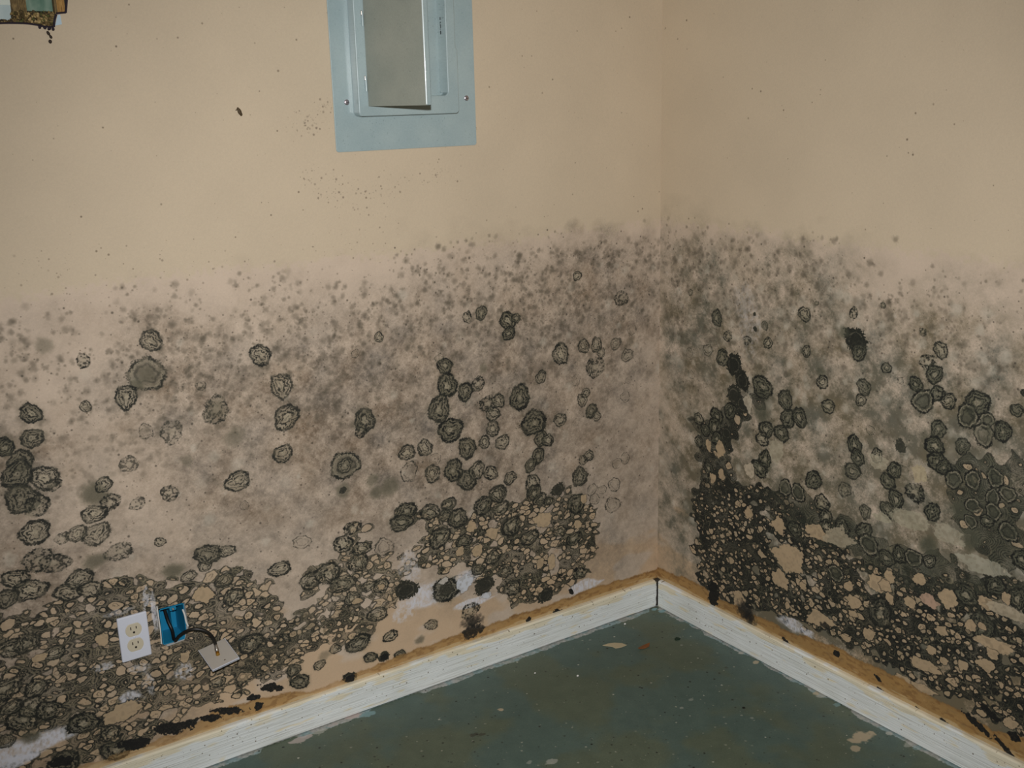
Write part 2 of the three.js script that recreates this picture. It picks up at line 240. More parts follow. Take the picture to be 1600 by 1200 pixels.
const surveyLeft = {
  seed: 11, squash: 1, patch: 1.9, specks: 900, spots: 7500, pale: 260, hazeGain: 0.92, hazeColour: [98, 86, 72], mid: [104, 98, 78],
  speckTrails: [[480, 190, 40, 60], [510, 165, 25, 30], [500, 280, 40, 40], [540, 310, 60, 60], [600, 295, 50, 40], [680, 270, 50, 40], [110, 440, 120, 60], [330, 430, 120, 50], [560, 395, 120, 60]],
  haze: { x0: 0, dx: 50, y0: 300, dy: 50, rows: [
    '0000000000000000000000', '0000000000000000000000', '0000000000000112235641', '0000110012111333445552', '1121343223334444555542', '1211345434454555544432',
    '2112345544555555554432', '3222344445555555554432', '5432234445555555554432', '5422234444455555544332', '3322223444444444443332',
    '3333322333333333333321', '4444333332222222222210', '4444444432111111111000', '4444444321000000000000', '4444444310000000000000', '4444432000000000000000', '4444432000000000000000', '4444432000000000000000'] },
  crowds: [
    { seed: 3, open: 1.15, k: 0.98, d: 20, asp: 1.5, big: .14, a: 0.86, full: 0.93, solid: 0.2, fray: 26, tone: [116, 106, 84], p: [[-20, 985], [60, 950], [130, 925], [210, 905], [300, 905], [360, 890], [420, 915], [452, 950], [460, 985], [485, 1000], [440, 1040], [400, 1065], [350, 1090], [290, 1125], [200, 1165], [90, 1200], [-20, 1240]], bare: [[192, 1115, 26, 15], [318, 928, 18, 13], [30, 1168, 60, 17], [150, 1010, 12, 14], [65, 1024, 12, 8]] },
    { seed: 8, open: 1.25, k: 0.8, d: 19, asp: 1.45, big: .14, a: 0.84, full: 0.85, solid: 0.18, fray: 26, tone: [128, 116, 92], p: [[470, 930], [480, 890], [520, 870], [560, 820], [600, 870], [640, 850], [660, 880], [640, 930], [590, 945], [540, 960], [500, 985], [470, 975]], bare: [[500, 930, 10, 8], [615, 880, 12, 12]] },
    { seed: 9, open: 1.3, k: 0.95, d: 18, asp: 1.35, big: .08, a: 0.95, full: 0.92, solid: 0.22, fray: 22, tone: [94, 88, 68], p: [[620, 800], [660, 790], [700, 795], [735, 810], [770, 790], [790, 800], [830, 765], [860, 775], [900, 780], [925, 790], [935, 820], [922, 870], [905, 905], [870, 930], [835, 938], [800, 935], [765, 915], [700, 900], [655, 890], [655, 850], [640, 830]], bare: [[850, 815, 18, 15], [770, 830, 12, 12], [745, 862, 11, 10], [865, 875, 10, 18], [775, 905, 14, 8], [660, 830, 14, 14], [715, 890, 14, 7]] },
    { seed: 12, open: 1.2, k: 0.85, d: 18, asp: 1.45, big: .1, a: 0.9, full: 0.8, solid: 0.3, fray: 16, tone: [110, 100, 80], p: [[350, 1000], [470, 985], [520, 960], [560, 940], [590, 965], [560, 1010], [500, 1010], [470, 1050], [420, 1070], [360, 1090]], bare: [[465, 960, 22, 22], [500, 1025, 25, 14]] }],
  whites: [[690, 925, 72, 27, 0.85], [640, 885, 22, 30, 0.5], [735, 942, 40, 9, 0.9], [632, 955, 24, 18, 0.6], [915, 915, 34, 10, 0.9], [45, 1168, 80, 20, 0.95], [20, 1190, 40, 12, 0.9], [205, 1092, 22, 17, 0.85], [160, 1042, 20, 9, 0.7], [232, 1066, 10, 22, 0.6], [287, 1048, 18, 16, 0.75], [228, 935, 9, 24, 0.7], [241, 962, 5, 40, 0.8], [190, 955, 30, 6, 0.45], [220, 1042, 20, 8, 0.5]],
  colonies: [
    [69, 540, 15, 2, .5], [130, 564, 11, 5, .8], [236, 532, 17, 0, .75], [229, 585, 28, 6, .62], [228, 586, 14, 2, .5], [214, 601, 11, 2, .7], [197, 620, 18, 0, .9], [134, 635, 9, 0, .8], [48, 646, 16, 1, .9], [50, 685, 16, 1, .8], [5, 697, 15, 1, .9], [228, 674, 12, 4, .8], [268, 675, 18, 5, .55], [337, 641, 21, 5, .7], [337, 640, 16, 2, .4], [314, 603, 8, 5, .5], [366, 683, 18, 2, .5],
    [407, 555, 17, 0, .9], [440, 603, 19, 0, .72], [448, 652, 20, 0, .8], [570, 657, 18, 1, .75], [564, 673, 11, 5, .9], [592, 527, 8, 0, .85], [555, 553, 7, 4, 1], [695, 572, 13, 1, .95], [687, 560, 8, 4, .9], [699, 602, 18, 1, 1], [727, 612, 14, 1, .95], [747, 600, 12, 5, .9], [686, 639, 20, 1, .85], [704, 672, 20, 1, 1], [752, 489, 11, 1, .8], [730, 496, 9, 5, .95], [793, 501, 14, 1, 1], [806, 497, 8, 1, .9], [795, 521, 11, 1, .95], [755, 576, 9, 2, .6], [762, 631, 14, 5, .95], [779, 626, 11, 0, .9], [770, 646, 12, 0, .9], [770, 670, 12, 0, .85],
    [812, 621, 19, 1, .95], [834, 660, 21, 1, .95], [845, 685, 12, 1, .9], [856, 688, 10, 0, .9], [875, 656, 11, 0, .75], [902, 431, 8, 0, .8], [971, 466, 13, 5, .7], [876, 553, 16, 0, .9], [912, 541, 11, 0, .75], [932, 539, 11, 0, .75], [939, 551, 8, 0, .6], [930, 574, 17, 5, .75], [962, 537, 10, 0, .5], [984, 535, 9, 2, .3], [980, 555, 11, 0, .5], [987, 515, 9, 4, .5], [845, 589, 10, 0, .75], [900, 594, 9, 4, .5], [899, 571, 5, 4, .5], [915, 614, 8, 0, .8], [910, 625, 10, 0, .7], [977, 620, 9, 4, .7], [982, 594, 6, 4, .4], [924, 642, 11, 1, .75], [932, 650, 8, 0, .7], [900, 660, 6, 4, .4],
    [7, 700, 14, 1, .9], [32, 720, 18, 1, .8], [27, 742, 23, 1, .85], [70, 747, 21, 0, .8], [35, 780, 26, 1, .8], [58, 790, 20, 5, .9], [85, 757, 11, 5, .7], [54, 832, 24, 0, .85], [148, 772, 24, 2, .95], [172, 785, 16, 5, .95], [162, 757, 13, 0, .8], [147, 803, 18, 0, .8], [150, 835, 22, 0, .7], [120, 834, 16, 0, .7], [97, 841, 12, 5, .6], [201, 725, 14, 5, .6], [292, 720, 11, 2, .45], [265, 771, 14, 5, .8], [215, 787, 12, 5, .6], [371, 752, 18, 0, .85], [382, 790, 8, 4, .7], [60, 875, 24, 5, .85], [85, 880, 22, 5, .8], [186, 862, 20, 5, .7], [148, 877, 19, 2, .85], [250, 847, 9, 0, .8], [325, 866, 21, 1, .8], [354, 861, 13, 0, .8], [271, 892, 19, 2, 1], [320, 885, 11, 0, .8], [295, 900, 12, 0, .8], [125, 904, 20, 0, .9], [25, 905, 20, 0, .9], [47, 922, 24, 0, .9], [10, 935, 19, 1, .75], [107, 925, 20, 0, .85], [142, 921, 18, 0, .85], [365, 932, 17, 0, .9], [350, 907, 15, 1, .7],
    [442, 709, 15, 0, .8], [539, 727, 23, 6, .75], [539, 727, 12, 0, .8], [536, 767, 14, 2, .7], [536, 766, 6, 3, .8], [582, 750, 12, 2, .7], [609, 761, 18, 2, .85], [587, 770, 12, 2, .8], [636, 707, 13, 0, .8], [664, 700, 13, 0, .85], [639, 737, 16, 4, 1], [676, 740, 14, 0, .8], [680, 717, 10, 4, .6], [730, 700, 16, 1, .85], [757, 691, 10, 0, .85], [785, 691, 12, 0, .75], [709, 735, 17, 1, .95], [730, 750, 17, 1, .85], [745, 735, 14, 0, .85], [767, 739, 12, 0, .9], [797, 747, 11, 0, .85], [472, 847, 15, 4, .8], [634, 800, 18, 1, .95], [627, 817, 18, 1, .9], [672, 800, 16, 0, .85], [702, 787, 12, 0, .8], [695, 805, 11, 1, .8], [715, 810, 18, 1, .9], [755, 790, 17, 1, .85], [780, 772, 14, 0, .85], [782, 794, 14, 0, .8], [550, 825, 14, 5, .9], [536, 850, 17, 0, .95], [565, 857, 15, 0, .9], [600, 855, 18, 4, 1], [560, 880, 18, 0, .85], [687, 840, 20, 0, .9], [725, 845, 14, 1, .85], [797, 822, 18, 0, .85], [437, 889, 17, 0, .9], [485, 907, 18, 0, .8], [512, 896, 22, 0, .85], [535, 912, 20, 0, .85], [530, 932, 15, 4, 1], [550, 935, 14, 0, .8], [576, 916, 12, 0, .8], [596, 916, 14, 0, .9], [635, 922, 20, 3, .9], [697, 922, 24, 1, 1], [697, 922, 13, 3, .7], [757, 915, 18, 3, .85], [770, 871, 14, 0, .9], [747, 890, 12, 1, .85], [790, 892, 14, 0, .8],
    [841, 712, 12, 1, .85], [829, 727, 11, 1, .9], [777, 772, 15, 0, .8], [920, 712, 9, 0, .85], [911, 719, 8, 5, .9], [977, 716, 9, 4, .9], [964, 724, 9, 4, .8], [906, 745, 15, 1, .75], [872, 765, 12, 3, .8], [832, 755, 14, 0, .9], [835, 770, 14, 1, .85], [844, 780, 12, 0, .9], [857, 783, 8, 0, .9], [925, 765, 10, 4, 1], [941, 765, 8, 4, 1], [960, 757, 12, 4, .9], [957, 789, 15, 4, 1], [929, 780, 10, 4, 1], [900, 787, 17, 1, .9], [800, 822, 18, 0, .8], [827, 840, 16, 0, .85], [875, 830, 12, 0, .85], [897, 842, 14, 1, .95], [906, 896, 12, 0, .9], [800, 919, 16, 0, .85], [852, 930, 15, 3, .9],
    [735, 954, 16, 5, .9], [674, 976, 11, 0, .8], [656, 1000, 9, 2, .8], [610, 994, 12, 0, .95], [567, 985, 9, 2, .7], [560, 1005, 19, 1, .9], [579, 1027, 11, 1, .95], [600, 1026, 10, 3, .9], [625, 1022, 9, 1, .9], [547, 1059, 12, 3, 1], [469, 1065, 15, 1, 1], [459, 1047, 12, 1, .8], [499, 1039, 10, 0, .8], [524, 1014, 10, 0, .8], [517, 1000, 8, 4, .9], [507, 1024, 11, 2, .5], [590, 960, 16, 0, .8], [530, 958, 16, 4, 1], [478, 985, 18, 2, .25], [468, 962, 16, 2, .35],
    [130, 1130, 23, 1, 1], [172, 1146, 15, 0, .9], [10, 1158, 14, 1, .7], [48, 1152, 15, 2, 1], [36, 1124, 25, 0, .95], [51, 1105, 22, 0, .9], [77, 1110, 20, 0, .9], [18, 1105, 16, 0, .8], [57, 1075, 18, 0, .9], [8, 1077, 24, 0, .9], [20, 1012, 22, 0, .9], [42, 1005, 20, 0, .7], [85, 1020, 16, 0, .9], [182, 1172, 22, 1, 1], [100, 1192, 24, 1, .9], [392, 1005, 20, 0, .9], [340, 1066, 12, 0, .9]],
  balds: [[318, 928, 17, 12, .8], [192, 1113, 24, 14, .75], [850, 812, 16, 13, .4], [845, 880, 7, 9, .7], [770, 832, 10, 10, .5], [862, 878, 8, 16, .4], [289, 1027, 8, 8, .8], [160, 1000, 9, 12, .7], [62, 1028, 14, 7, .6], [745, 860, 10, 9, .8], [718, 862, 7, 8, .8], [693, 908, 9, 4, .9, [205, 196, 184]], [725, 912, 14, 12, .2, [206, 208, 214]], [760, 930, 10, 5, .2, [206, 208, 214]], [737, 822, 9, 8, .5], [557, 940, 8, 5, .6], [596, 917, 6, 5, .8], [912, 780, 6, 9, .5], [903, 820, 8, 8, .6]],
  rust: [[1027, 889, .9], [1000, 897, .9], [960, 908, .95], [905, 928, .9], [850, 948, .9], [800, 964, .95], [760, 978, .8], [720, 990, .9], [690, 1000, .85], [640, 1018, .8], [600, 1034, .8], [560, 1050, .65], [520, 1068, .35], [485, 1082, .6], [455, 1080, .85], [420, 1090, .8], [375, 1100, .85], [335, 1112, .8], [290, 1140, .5], [220, 1165, .6], [150, 1190, .4], [0, 1240, .3]],
  blacks: [[737, 986, 19, 11, 0, 0.15], [738, 972, 17, 12, 0, 1], [757, 998, 9, 4, .2], [509, 1086, 8, 3, .3], [424, 1074, 20, 6, .35], [404, 1103, 8, 6], [360, 1110, 26, 6, .32], [330, 1122, 20, 5, .3], [268, 1138, 30, 9, .25], [395, 1090, 10, 5, .3], [300, 1128, 12, 6, .2], [210, 1162, 22, 9, .3], [95, 1190, 20, 8, .2], [600, 1027, 7, 5], [547, 1060, 9, 6], [825, 968, 5, 4], [872, 957, 12, 5, .3], [893, 925, 7, 3, 1], [900, 890, 4, 4]]
};
const surveyRight = {
  seed: 23, specks: 420, spots: 4600, pale: 760, hazeGain: 0.95, hazeColour: [94, 89, 72], mid: [86, 86, 68], wide: 1.35, patch: 2.7,
  haze: { x0: 1000, dx: 50, y0: 300, dy: 50, rows: ['0000000000000', '0110000000000', '1563443100000', '1574665212221', '2575565445433', '2565555556555', '2455555666555', '2457666666666', '2466666667776', '2478766677887', '2488887776899', '1389888876799', '1188858988877', '0028888888777', '0002888888888', '0000028888888', '0000000488888', '0000000048888', '0000000000488'] },
  crowds: [
    { seed: 31, open: 1.12, k: 1.05, d: 17, asp: 1.3, big: .04, a: 1, full: 0.95, solid: 0.16, fray: 20, tone: [50, 50, 39], p: [[1085, 770], [1105, 735], [1140, 745], [1180, 755], [1240, 790], [1290, 835], [1330, 865], [1400, 890], [1480, 905], [1620, 905], [1620, 1160], [1560, 1125], [1500, 1095], [1440, 1065], [1400, 1045], [1350, 1015], [1300, 990], [1250, 978], [1190, 950], [1125, 935], [1087, 905]], bare: [[1232, 872, 26, 24], [1282, 968, 20, 12], [1447, 1038, 20, 9], [1575, 957, 28, 12], [1550, 1005, 24, 10], [1372, 915, 17, 14], [1412, 1062, 12, 7], [1440, 1076, 16, 6], [1450, 938, 16, 8]] },
    { seed: 33, open: 1, k: 1, d: 25, asp: 1.1, big: .02, a: 0.95, full: 0.97, solid: 0.75, fray: 20, tone: [52, 53, 42], p: [[1090, 655], [1130, 630], [1180, 630], [1150, 680], [1140, 720], [1145, 750], [1085, 790]] },
    { seed: 34, open: 0.9, k: 0.85, d: 32, asp: 1.1, big: .02, a: 0.86, full: 0.95, solid: 0.8, fray: 30, tone: [66, 68, 53], p: [[1190, 770], [1250, 760], [1290, 800], [1330, 820], [1380, 850], [1430, 850], [1480, 870], [1520, 850], [1480, 800], [1500, 760], [1480, 720], [1530, 710], [1620, 720], [1620, 930], [1480, 930], [1400, 905], [1320, 880], [1240, 810]], bare: [[1422, 815, 36, 20], [1485, 838, 24, 16], [1530, 882, 30, 18]] }],
  whites: [[1235, 975, 34, 11, .85], [1262, 988, 18, 8, .8], [1172, 520, 26, 40, .25], [1160, 470, 22, 30, .22]],
  colonies: [
    [1120, 497, 12, 1, .8], [1137, 525, 9, 5, .9], [1195, 509, 7, 1, .6], [1200, 536, 9, 0, .9], [1167, 532, 8, 5, .8], [1179, 491, 3, 3, .8], [1180, 514, 4, 3, .8], [1257, 491, 12, 0, .85], [1276, 474, 4, 0, .6], [1246, 457, 4, 4, .7], [1079, 457, 5, 0, .6], [1334, 489, 9, 5, 1], [1380, 477, 5, 0, .8], [1337, 531, 20, 3, 1], [1342, 550, 14, 1, .8], [1319, 519, 11, 2, .8], [1260, 549, 9, 0, .85], [1282, 580, 11, 2, .7], [1285, 597, 11, 0, .95], [1385, 575, 9, 0, .95], [1350, 605, 13, 1, .7], [1106, 547, 10, 0, .5], [1077, 551, 8, 4, .6], [1080, 585, 7, 4, .6], [1129, 559, 13, 1, .8], [1147, 570, 17, 3, 1], [1160, 595, 15, 3, 1], [1191, 605, 19, 1, .95], [1147, 617, 15, 3, .85],
    [1141, 642, 13, 1, 1], [1160, 632, 14, 3, .85], [1092, 655, 10, 0, .9], [1120, 650, 13, 1, 1], [1117, 667, 14, 1, 1], [1102, 672, 10, 1, 1], [1120, 685, 11, 1, 1], [1135, 677, 11, 3, .9], [1092, 690, 9, 0, .9], [1189, 647, 16, 2, .95], [1227, 625, 15, 1, .85], [1231, 654, 15, 1, .9], [1249, 652, 15, 1, .95], [1197, 671, 14, 1, .9], [1191, 686, 12, 0, .9], [1221, 677, 14, 1, .9], [1294, 635, 12, 0, .95], [1345, 625, 10, 0, .8], [1360, 672, 8, 4, 1], [1335, 695, 14, 1, 1], [1340, 715, 13, 1, 1], [1370, 712, 11, 0, 1], [1332, 736, 14, 1, .75], [1320, 765, 12, 0, .6], [1271, 750, 15, 1, .95], [1227, 762, 13, 6, .95], [1247, 770, 14, 6, 1], [1284, 786, 14, 0, .95], [1316, 825, 14, 0, .95], [1290, 807, 12, 0, .95], [1290, 822, 11, 0, .95], [1350, 831, 15, 1, .9], [1357, 851, 17, 6, .95], [1385, 872, 14, 1, .9], [1242, 827, 13, 1, 1], [1107, 732, 10, 0, .9], [1187, 732, 15, 1, .95], [1195, 717, 13, 1, .9],
    [1470, 547, 13, 0, .9], [1450, 567, 14, 5, .95], [1460, 585, 15, 1, .85], [1431, 600, 12, 1, .95], [1465, 615, 13, 1, .9], [1442, 627, 19, 6, .95], [1482, 627, 13, 0, .95], [1407, 595, 6, 4, 1], [1527, 630, 21, 1, .95], [1512, 650, 19, 6, .9], [1542, 657, 13, 6, 1], [1537, 679, 18, 6, .75], [1567, 674, 16, 1, .95], [1589, 641, 11, 1, .85], [1466, 671, 14, 1, .9], [1442, 519, 7, 5, .8], [1512, 597, 6, 4, .6], [1602, 614, 7, 3, .9],
    [1407, 697, 10, 3, .7], [1460, 697, 16, 1, 1], [1465, 722, 17, 1, .95], [1475, 730, 13, 1, .9], [1504, 697, 13, 1, .8], [1490, 749, 15, 6, .9], [1397, 735, 13, 1, .9], [1387, 752, 13, 1, .85], [1430, 770, 16, 5, 1], [1400, 780, 14, 1, .95], [1386, 797, 13, 1, .8], [1352, 800, 11, 1, .7], [1457, 800, 14, 1, 1], [1520, 750, 15, 6, 1], [1555, 747, 15, 6, 1], [1551, 777, 13, 6, 1], [1575, 772, 14, 6, 1], [1500, 797, 17, 2, 1], [1520, 790, 13, 6, 1], [1552, 800, 14, 6, 1], [1517, 815, 11, 6, 1], [1542, 814, 11, 1, 1], [1575, 831, 16, 6, 1], [1517, 842, 19, 2, 1], [1597, 875, 16, 1, 1], [1405, 867, 13, 1, 1], [1427, 872, 15, 6, 1], [1452, 877, 11, 0, 1], [1450, 852, 17, 2, 1], [1306, 896, 14, 6, 1], [1535, 979, 22, 1, .9], [1375, 958, 22, 0, .8], [1510, 930, 18, 1, .9], [1555, 915, 16, 1, .9], [1590, 935, 16, 1, .9]],
  balds: [[1170, 630, 6, 16, 0, [196, 182, 160], .8], [1107, 695, 5, 9, .2], [1125, 700, 8, 13, .2], [1172, 735, 8, 13, .1, [192, 176, 152]], [1212, 707, 11, 22, 0, [176, 166, 142], .7], [1114, 747, 5, 9, .4], [1127, 742, 5, 10, .4], [1217, 820, 11, 13, .4], [1275, 832, 17, 12, .3], [1232, 870, 24, 24, .5], [1170, 800, 6, 8, .6], [1422, 812, 32, 18, 0, [166, 158, 134], .7], [1480, 835, 22, 15, 0, [166, 158, 136], .7], [1530, 882, 30, 16, 0, [172, 166, 146], .75], [1380, 810, 12, 9, 0, [172, 164, 140], .8], [1437, 905, 8, 11, .5], [1390, 902, 7, 10, .4], [1372, 912, 15, 13, .3], [1437, 740, 10, 13, 0, [178, 162, 128], .7], [1372, 722, 14, 10, 0, [176, 166, 142], .7], [1310, 842, 20, 14, .1, [176, 162, 136], .8],
    [1220, 905, 13, 13, .7], [1254, 915, 6, 6, .9], [1326, 916, 7, 7, .9], [1336, 941, 10, 10, .8], [1230, 945, 4, 6, .9], [1334, 959, 7, 6, .9], [1382, 915, 9, 10, .6], [1390, 934, 7, 8, .8], [1422, 942, 9, 9, .7], [1450, 937, 13, 9, .3, [190, 156, 132]], [1480, 934, 12, 17, .5], [1540, 942, 9, 12, .5], [1572, 935, 6, 9, .7], [1575, 957, 26, 13, .2, [184, 168, 142], .8], [1357, 991, 8, 9, .9], [1322, 997, 9, 5, .9], [1470, 985, 8, 8, .8], [1516, 977, 7, 11, .6], [1535, 979, 6, 5, .9], [1550, 1007, 26, 11, .2], [1455, 1016, 7, 7, .9], [1447, 1040, 22, 10, .7], [1541, 1040, 12, 11, .7], [1550, 1022, 8, 7, .6], [1475, 1032, 5, 7, .9], [1504, 1039, 7, 8, .9], [1282, 967, 18, 13, .6], [1412, 1062, 11, 7, .4], [1440, 1075, 16, 7, .5], [1577, 1130, 9, 9, .8], [1155, 935, 10, 12, .4]],
  rust: [[1027, 887, .9], [1080, 906, .95], [1120, 932, .8], [1180, 962, .9], [1240, 990, .85], [1300, 1008, .9], [1350, 1034, .9], [1400, 1056, .95], [1450, 1085, .85], [1500, 1112, .9], [1550, 1138, .9], [1600, 1152, .9], [1640, 1170, .9]],
  blacks: [[1115, 930, 8, 22], [1163, 955, 12, 16, 0, .8], [1172, 965, 9, 12, 0, .8], [1229, 1004, 10, 5, -.5], [1307, 1021, 4, 5], [1372, 1060, 6, 3, -.4], [1376, 1080, 7, 5, -.4], [1442, 1117, 11, 3, -.5], [1482, 1135, 13, 5, -.4], [1525, 1130, 20, 6, -.4], [1570, 1168, 16, 5, -.5], [1301, 1044, 2, 2], [1585, 1150, 8, 8], [1545, 1112, 14, 6, -.4], [1290, 978, 7, 6, 0, .3]]
};
const wallSheetL = new MouldWall(2048, 2048, LW, LH, (px, py) => { const p = onLeft(px, py); return [-p.x * 1000, p.y * 1000]; }, (s, y) => toPixel(-s / 1000, y / 1000, 0), surveyLeft).build();
SHIFT = 211;
const wallSheetR = new MouldWall(1536, 2048, RW, RH, (px, py) => { const p = onRight(px, py); return [p.z * 1000, p.y * 1000]; }, (s, y) => toPixel(0, y / 1000, s / 1000), surveyRight).build();

// ───────────────────────── materials ─────────────────────────
const std = (o) => new THREE.MeshStandardMaterial({ roughness: 0.8, ...o });
const phys = (o) => new THREE.MeshPhysicalMaterial({ roughness: 0.5, ...o });
const M = {
  wallL: std({ map: wallSheetL.colour(), bumpMap: wallSheetL.relief(), bumpScale: 0.0016, roughness: 0.82 }),
  wallR: std({ map: wallSheetR.colour(), bumpMap: wallSheetR.relief(), bumpScale: 0.0016, roughness: 0.82 }),
  gypsum: std({ color: 0xd9d6d0, roughness: 0.95 }), paint: std({ color: 0xcbb89d }), ceiling: std({ color: 0xdedbd2 }),
  ivory: phys({ color: 0xcbc0a8, roughness: 0.35 }), white: phys({ color: 0xd6d8e2, roughness: 0.35 }), slot: std({ color: 0x1a140e }),
  box: phys({ color: 0x1a7da4, roughness: 0.42 }), black: phys({ color: 0x15130f, roughness: 0.45 }),
  nickel: std({ color: 0xb9b2a8, metalness: 0.9, roughness: 0.3 }), brass: std({ color: 0xc49a4a, metalness: 0.9, roughness: 0.3 }), screw: std({ color: 0xb8aeb2, metalness: 0.85, roughness: 0.35 }),
  almond: phys({ color: 0xb7b0a6, roughness: 0.5 }), latch: phys({ color: 0x7d7460, roughness: 0.5 }), latchEdge: phys({ color: 0xd6d4c2, roughness: 0.4 }), ink: std({ color: 0x0e1012 })
};
function grainTexture(w, h, fn) { const d = new Uint8Array(w * h * 4); for (let j = 0; j < h; j++) for (let i = 0; i < w; i++) { const c = fn(i, j), k = (j * w + i) * 4; d[k] = cl(c[0], 0, 255); d[k + 1] = cl(c[1], 0, 255); d[k + 2] = cl(c[2], 0, 255); d[k + 3] = 255; } return tex(d, w, h, true); }
// grey-blue enamel, a little grimy
const enamel = grainTexture(512, 512, (i, j) => { const n = fbm(i / 60, j / 60, 3, 4) - 0.5, g = vn(i / 2, j / 2, 4) - 0.5, sp = vn(i / 3.2, j / 3.2, 8) > 0.965 ? 26 : 0; return [158 + n * 16 + g * 7 - sp, 175 + n * 13 + g * 7 - sp, 176 + n * 10 + g * 7 - sp]; });
const doorTex = grainTexture(512, 512, (i, j) => { const n = fbm(i / 70, j / 70, 5, 4) - 0.5, g = vn(i / 2, j / 2, 6) - 0.5, sp = vn(i / 3.4, j / 3.4, 9) > 0.97 ? 24 : 0; return [148 + n * 20 + g * 7 - sp, 153 + n * 16 + g * 7 - sp, 143 + n * 14 + g * 7 - sp]; });
M.enamel = phys({ map: enamel, roughness: 0.36, metalness: 0, clearcoat: 0.5, clearcoatRoughness: 0.22 });
M.door = phys({ map: doorTex, roughness: 0.5 });

// ───────────────────────── helpers ─────────────────────────
const taken = {};
function numbered(n) { const k = taken[n] = (taken[n] ?? -1) + 1; return k ? `${n}_${String(k).padStart(3, '0')}` : n; }
function obj(name, geo, mat, parent) { const m = new THREE.Mesh(Array.isArray(geo) ? mergeGeometries(geo.map(g => g.index ? g.toNonIndexed() : g)) : geo, mat); m.name = parent ? name : numbered(name); m.castShadow = m.receiveShadow = true; (parent || scene).add(m); return m; }
function thing(name, label, category, p, group) { const g = new THREE.Group(); g.name = numbered(name); g.position.copy(p); g.userData = { label, category }; if (group) g.userData.group = group; scene.add(g); return g; }
function tag(o, label, category, group) { o.userData = { ...o.userData, label, category }; if (group) o.userData.group = group; return o; }
function structure(o, label) { o.userData.kind = 'structure'; if (label) o.userData.label = label; return o; }
const bx = (w, h, d, x = 0, y = 0, z = 0, r = 0) => (r ? new RoundedBoxGeometry(w, h, d, 3, r) : new THREE.BoxGeometry(w, h, d)).translate(x, y, z);
function rrect(w, h, r, S = THREE.Shape) { const s = new S(), x = -w / 2, y = -h / 2; s.moveTo(x + r, y); s.lineTo(x + w - r, y); s.absarc(x + w - r, y + r, r, -Math.PI / 2, 0); s.lineTo(x + w, y + h - r); s.absarc(x + w - r, y + h - r, r, 0, Math.PI / 2); s.lineTo(x + r, y + h); s.absarc(x + r, y + h - r, r, Math.PI / 2, Math.PI); s.lineTo(x, y + r); s.absarc(x + r, y + r, r, Math.PI, 1.5 * Math.PI); return s; }
function uvXY(g, su, sv, ax = 'x', ay = 'y') { const p = g.attributes.position, n = p.count, uv = new Float32Array(n * 2), get = { x: 'getX', y: 'getY', z: 'getZ' }; for (let i = 0; i < n; i++) { uv[i * 2] = p[get[ax]](i) / su; uv[i * 2 + 1] = p[get[ay]](i) / sv; } g.setAttribute('uv', new THREE.BufferAttribute(uv, 2)); return g; }
function tube(pts, r, seg = 40, rad = 12) { return new THREE.TubeGeometry(new THREE.CatmullRomCurve3(pts), seg, r, rad, false); }

// ───────────────────────── the room ─────────────────────────
const ROOM = { x: -4.2, z: 4.0, h: 2.44 };
// openings in the left wall
const boxPx = [[247, 950], [285, 944], [294, 997], [258, 1010]].map(([a, b]) => onLeft(a, b));
const boxC = boxPx.reduce((s, p) => s.add(p), new THREE.Vector3()).multiplyScalar(0.25), boxW = 0.06, boxH = 0.094;
const holePx = [[-60, 38], [0, 38], [20, 37], [40, 37.5], [50, 38.5], [58, 40], [62, 42], [66, 41], [70, 44], [74, 42], [78, 45], [81, 43.5], [84, 45], [85, 38], [86, 30], [88, 22], [95, 21.5], [103, 21], [104, 10], [105, 0], [106, -60]];
const hole = holePx.map(([a, b]) => onLeft(a, b));
const holeTop = 1.98, holeLeft = -1.96;
{
  const s = new THREE.Shape(); s.moveTo(ROOM.x, 0); s.lineTo(0, 0); s.lineTo(0, ROOM.h); s.lineTo(ROOM.x, ROOM.h); s.closePath();
  const hb = new THREE.Path(); const w = boxW / 2 + 0.002, h = boxH / 2 + 0.002; [[-w, -h + .006], [-w + .012, -h - .004], [w - .01, -h], [w + .003, -h + .03], [w + .001, h], [-w, h + .001]].forEach(([a, b], i) => hb[i ? 'lineTo' : 'moveTo'](boxC.x + a, boxC.y + b)); hb.closePath(); s.holes.push(hb);
  const hh = new THREE.Path(); hh.moveTo(holeLeft, hole[0].y); hole.forEach(p => hh.lineTo(p.x, p.y)); hh.lineTo(hole.at(-1).x, holeTop); hh.lineTo(-1.8, holeTop + 0.02); hh.lineTo(holeLeft, holeTop); hh.closePath(); s.holes.push(hh);
  const g = new THREE.ExtrudeGeometry(s, { depth: 0.016, bevelEnabled: false }).translate(0, 0, -0.016);
  const p = g.attributes.position, uv = g.attributes.uv; for (let i = 0; i < p.count; i++) uv.setXY(i, -p.getX(i) * 1000 / LW, p.getY(i) * 1000 / LH);
  structure(obj('wall_left', g, [M.wallL, M.gypsum]), 'beige painted wall with rings of black mould and a rusty foot');
  structure(obj('wall_left_sheathing', bx(-ROOM.x + 0.1, ROOM.h, 0.05, ROOM.x / 2, ROOM.h / 2, -0.135), M.paint), 'outer sheathing behind the wallboard');
}
{
  const g = new THREE.BoxGeometry(0.1, ROOM.h, ROOM.z).translate(0.05, ROOM.h / 2, ROOM.z / 2), p = g.attributes.position, uv = g.attributes.uv;
  for (let i = 0; i < p.count; i++) uv.setXY(i, p.getZ(i) * 1000 / RW, p.getY(i) * 1000 / RH);
  structure(obj('wall_right', g, M.wallR), 'beige painted wall heavily covered in black mould');
}
structure(obj('wall_back', bx(-ROOM.x, ROOM.h, 0.1, ROOM.x / 2, ROOM.h / 2, ROOM.z + 0.05), M.paint), 'plain beige wall behind the viewer');
